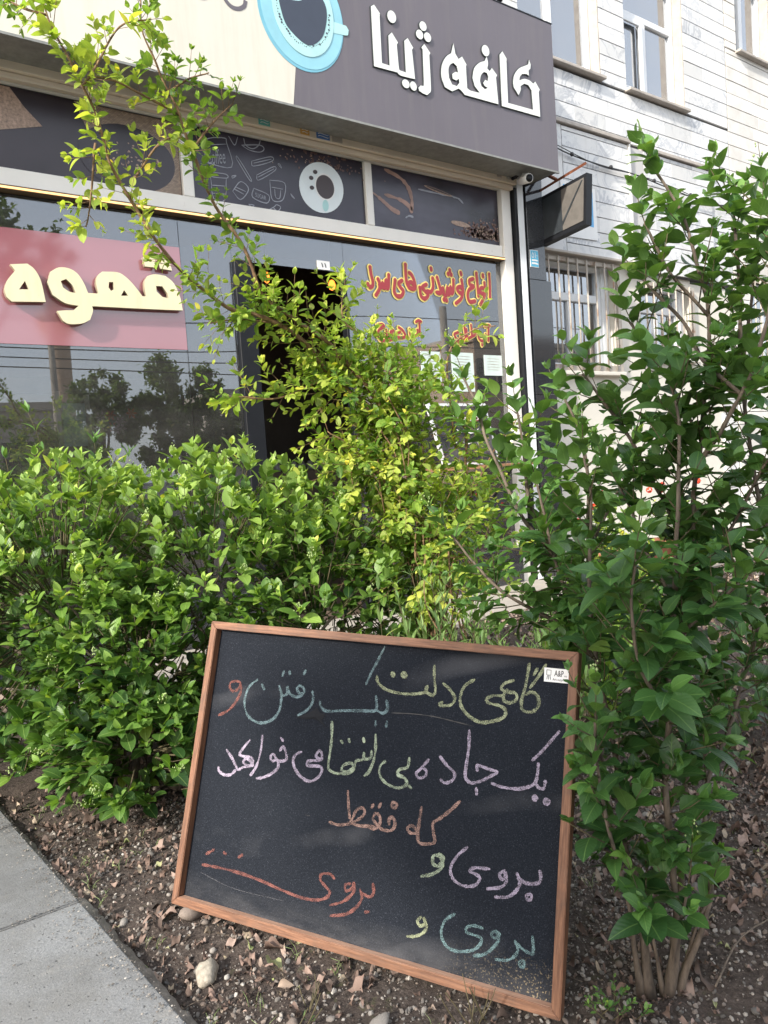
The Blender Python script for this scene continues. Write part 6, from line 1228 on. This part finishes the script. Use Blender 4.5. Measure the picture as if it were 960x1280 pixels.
# gravel crumbs: joined
Vc = []; Fc = []; vc = []
rb_ = []
for me in rockl: rb_.append((np.array([v.co[:] for v in me.vertices]), [tuple(p.vertices) for p in me.polygons]))
def gravel(n, xr, yr, smin, smax, seed, name):
    rnd = random.Random(seed); Vs = []; Fs = []; va = []; off = 0
    for i in range(n):
        x = rnd.uniform(*xr); y = rnd.uniform(*yr)
        if x < edge_x(y)+.008 or not dens_ok(x, y, rnd): continue
        V, F = rb_[rnd.randrange(5)]; s = smin + (smax-smin)*rnd.random()**3; R3 = np.array(Matrix.Rotation(rnd.uniform(0, 6.28), 3, rvec(rnd)))
        W = (V*np.array((s, s*.8, s*.6))) @ R3.T + np.array((x, y, soil_z(x, y)+s*.25)); Vs.append(W); Fs += [tuple(a+off for a in f) for f in F]; va += [rnd.random()]*len(V); off += len(V)
    me = bpy.data.meshes.new(name); me.from_pydata(np.concatenate(Vs).tolist(), [], Fs); me.update(); a = me.attributes.new('var', 'FLOAT', 'POINT'); a.data.foreach_set('value', va); me.materials.append(M['stone'])
    tag(obj(name, me), kind='stuff')
gravel(50000, (.36, 2.2), (.5, 2.5), .0014, .0075, 3, 'gravel'); gravel(3000, (1.5, 7), (1.0, 3.6), .006, .022, 4, 'coarse_gravel')
# soil and grit kicked onto the slabs
rnd = random.Random(31); Vs = []; Fs = []; va = []; off = 0
for i in range(2600):
    y = rnd.uniform(.9, 3.0); x = edge_x(y) - abs(rnd.gauss(0, .035)) + .004
    if rnd.random() < .25: x = edge_x(y) - rnd.uniform(0, .5)
    if rnd.random() < .10: y = rnd.choice((2.562, 1.969, 1.376)) + rnd.gauss(0, .004); x = edge_x(y) - rnd.uniform(0, .6)
    V, F = rb_[rnd.randrange(5)]; s_ = .0006 + .0028*rnd.random()**3; W = V*np.array((s_, s_*.8, s_*.5)) + np.array((x, y, .0245+s_*.3)); Vs.append(W); Fs += [tuple(a+off for a in f) for f in F]; va += [rnd.random()*.6]*len(V); off += len(V)
me = bpy.data.meshes.new('grit'); me.from_pydata(np.concatenate(Vs).tolist(), [], Fs); me.update(); a = me.attributes.new('var', 'FLOAT', 'POINT'); a.data.foreach_set('value', va); me.materials.append(M['stone']); tag(obj('grit', me), kind='stuff')
DB = [leaf_base(.5, .6, 1.5, .05, .7, 8, 1.1), leaf_base(.42, 1.0, .7, .05, .7, 8, 1.5), leaf_base(.62, .45, -1.3, .05, .7, 8, 1.0), leaf_base(.45, 1.3, .4, .05, .8, 8, .8)]
dms = [leaf_mesh('dead_leaf', b, 0, 0, M['dead']) for b in DB]
def dead(x, y, s, rnd):
    yv = Vector((rnd.gauss(0, 1), rnd.gauss(0, 1), rnd.uniform(-.15, .25))); nv = Vector((rnd.gauss(0, .35), rnd.gauss(0, .35), rnd.choice((1, 1, -1))))
    return frame3(Vector((x, y, soil_z(x, y)+.004+.006*rnd.random())), yv, nv, s)
cnt = 0
while cnt < 270:
    x, y, pr_ = visible_ground(g)
    if not dens_ok(x+3, y+1, g) and g.random() < .7: continue
    ds = .016+.034*g.random()**1.8; A = dead(x, y, ds, g); o = bpy.data.objects.new('dead_leaf', dms[g.randrange(4)]); COL.objects.link(o); o.matrix_world = Matrix([list(A[0]), list(A[1]), list(A[2]), [0, 0, 0, 1]])
    tag(o, ('large' if ds > .032 else 'small') + ' curled brown dead leaf ' + where(x, y), 'dead leaf', 'dead leaves on the soil'); cnt += 1
rest = []
for i in range(9500):
    x = g.uniform(.36, 2.4); y = g.uniform(.5, 2.9)
    if x < edge_x(y)+.01: continue
    if not dens_ok(x+3, y+1, g): continue
    rest.append((g.randrange(4), dead(x, y, .006+.022*g.random()**1.6, g), 0, g.random()))
for i in range(9500):
    x = 1.6+g.random()**1.3*7; y = g.uniform(.9, 3.62); rest.append((g.randrange(4), dead(x, y, g.uniform(.018, .044), g), 0, g.uniform(.2, .97)))
lo_ = build_mass('leaf_litter', DB, rest, M['dead'], None)
V = []; F = []
for i in range(140):
    x, y, _ = visible_ground(g); a = g.uniform(0, 6.28); L = g.uniform(.02, .10); p = Vector((x, y, soil_z(x, y)+.006)); q = p + Vector((math.cos(a)*L, math.sin(a)*L, g.uniform(-.002, .012))); tube_data(catmull([p, p.lerp(q, .5)+rvec(g)*.006, q], 3), .0009, .0005, 4, V, F)
tag(obj('twig_litter', mesh('twig_litter', V, F, M['bark'], True)), kind='stuff')
V = []; F = []
for i in range(260):
    x, y, _ = visible_ground(g)
    if mnoise.noise(Vector((x*4, y*4, 22))) < .05: continue
    for k in range(g.randint(2, 5)):
        a = g.uniform(0, 6.28); h = g.uniform(.01, .035); p = Vector((x+g.uniform(-.01, .01), y+g.uniform(-.01, .01), soil_z(x, y)-.002)); tube_data([p, p+Vector((math.cos(a)*h*.3, math.sin(a)*h*.3, h*.7)), p+Vector((math.cos(a)*h*.8, math.sin(a)*h*.8, h))], .0007, .0002, 3, V, F)
tag(obj('moss_and_grass', mesh('grass', V, F, M['bead'], True)), kind='stuff')
for pts, lab in (([(1.28, .80, .012), (1.45, .84, .02), (1.65, .83, .014), (1.85, .86, .02)], 'long thin dry twig lying right of the privet trunk'), ([(1.62, 1.03, .015), (1.68, 1.02, .02), (1.73, 1.0, .018)], 'short pale broken stick on the soil right of the privet')):
    q = tube('fallen_twig', catmull(pts, 4), (.0019), .0012, M['bark']); tag(q, lab, 'twig')

# ------------------------------------------------------------ the street side: trees, pole, tower and houses that the panes mirror and that shade the bed
def tree(name, label, base, h, crowns, seed, nleaf, ls, tr=.09):
    rt = empty(name, base, label, 'tree'); pl = Plant(seed); r = pl.r; b = Vector(base)
    top = Vector(crowns[0][0]); obj('trunk', mesh('trunk', *tube_data(catmull([b, b.lerp(Vector((b.x, b.y, top.z)), .5)+rvec(r)*.1, top], 6), tr, tr*.5, 10), M['bark'], True), rt)
    for c, rad in crowns: obj('limb', mesh('limb', *tube_data(catmull([b.lerp(top, .6), b.lerp(Vector(c), .75)+rvec(r)*.1, Vector(c)], 4), tr*.45, tr*.12, 6), M['bark'], True), rt)
    lv = []
    tot = sum(rad[0]*rad[1]*rad[2] for c, rad in crowns)
    for c, rad in crowns:
        ncl = int(90*rad[0]*rad[1]*rad[2]/tot)+8; cl = [Vector(c) + Vector([u*q*r.random()**.4 for u, q in zip(rvec(r), rad)]) for _ in range(ncl)]
        for p0 in cl:
            for k in range(nleaf//(ncl*len(crowns))):
                p = p0 + rvec(r)*abs(r.gauss(0, .14))*max(rad)*.8; lv.append((r.randrange(4), frame3(p, rvec(r), Vector((0, 0, 1))+rvec(r)*.7, ls*r.uniform(.7, 1.3)), r.random(), r.random()))
    build_mass('crown', [leaf_base(.5, .2, .3, .02, 1, 4)]*4, lv, M['leaf_tree'], rt)
tree('street_tree', 'leafy street tree standing on the pavement left of the camera', (-3.6, -.9, -.02), 5, [((-3.4, -.55, 2.9), (1.0, .85, .9)), ((-3.6, -1.0, 3.6), (1.0, .9, .8))], 61, 9000, .13)
tree('street_tree', 'overhanging street tree across the pavement mirrored in the left pane', (1.2, -4.6, -.1), 6, [((2.0, -4.2, 5.2), (1.0, .9, .75)), ((2.7, -4.0, 4.7), (.8, .7, .6))], 62, 3500, .12)
tree('street_tree', 'broad tree across the street mirrored low in the left pane', (7.2, -9.4, -.1), 4, [((7.1, -9, 3.1), (1.15, .9, 1.0)), ((7.9, -9, 2.4), (.7, .7, .8)), ((6.3, -9, 2.2), (.9, .7, .8)), ((7.3, -8.8, 1.7), (1.2, .7, .7))], 63, 26000, .13)
tree('street_tree', 'smaller tree across the street beside the broad one', (5.2, -9.3, -.1), 4, [((5.2, -9, 2.9), (.8, .8, .8)), ((4.5, -9.2, 2.0), (.6, .7, .7))], 64, 10000, .12)
def house(name, x0, x1, y0, y1, h, m, label, nw, ns):
    rt = empty(name, ((x0+x1)/2, y1, 0), label, 'building'); box('wall', x0, x1, y0, y1, -.14, h, M[m], rt)
    box('parapet', x0-.1, x1+.1, y0-.1, y1+.1, h, h+.25, M[m], rt)
    for i in range(nw):
        for j in range(ns):
            wx = x0 + (x1-x0)*(i+.5)/nw; wz = h*(j+.55)/ns; q = box('window', wx-.45, wx+.45, y1+.005, y1+.06, wz-.6, wz+.6, M['wire'], rt)
house('far_building', 3.0, 6.2, -22, -16, 3.4, 'tan_build', 'low tan house across the street mirrored at the far left', 3, 1)
house('far_building', 10.4, 13.5, -18, -14, 3.6, 'tan_build', 'grey house across the street mirrored beside the doorway', 3, 1)
house('far_building', 19.7, 24, -18, -12, 5.4, 'brick_red', 'peach rendered house across the street mirrored in the right pane', 4, 2)
house('far_building', -40, -12, -30, -22, 7, 'tan_build', 'long block far down the street behind the camera', 9, 2)
house('far_building', 26, 60, -30, -20, 7, 'tan_build', 'long block at the far end of the street', 9, 2)
pole = empty('street_lamp', (3.7, -7, -.14), 'street lamp on a tall pole mirrored in the pink banner pane', 'street lamp')
tube('pole', [(3.7, -7, -.14), (3.7, -7, 4.9)], .09, .05, M['tan_build'], pole, 10); tube('arm', catmull([(3.7, -7, 4.8), (3.5, -7, 5.0), (3.15, -7, 4.95)], 5), .03, .02, M['wire'], pole, 6); lathe('lamp_head', [(0, -.06), (.1, -.03), (.12, .03), (0, .07)], (3.1, -7, 4.92), M['wire'], pole, 12)
for k, z in enumerate((3.3, 3.5, 3.7, 4.3)):
    q = tube('power_line', catmull([(-20, -7.2, z+.6), (3.7, -7.1-.05*k, z+.1), (14, -7.1-.05*k, z+.1+.2*k), (40, -7.2, z+.8)], 8), .012, .012, M['wire'], None, 4); tag(q, ('lowest', 'second lowest', 'second highest', 'highest')[k] + ' of the four power lines strung along the street', 'power line', 'power lines over the street')
pp = empty('utility_pole', (14, -7.1, -.14), 'plain utility pole mirrored in the right pane', 'pole'); tube('pole', [(14, -7.1, -.14), (14, -7.1, 5.3)], .13, .10, M['tan_build'], pp, 8)
tw = empty('mosque_tower', (9.4, -30, -.14), 'banded tower with a gallery far across the street', 'tower')
lathe('shaft', [(.5, 0), (.48, 6.2), (.48, 6.5), (.5, 8.0), (.42, 11.5), (.0, 12.6)], (9.4, -30, -.14), M['brick_red'], tw, 16); lathe('gallery', [(.5, 8.2), (.85, 8.9), (.85, 9.1), (.95, 9.1), (.95, 9.3), (.5, 9.3)], (9.4, -30, -.14), M['gold_dome'], tw, 16)
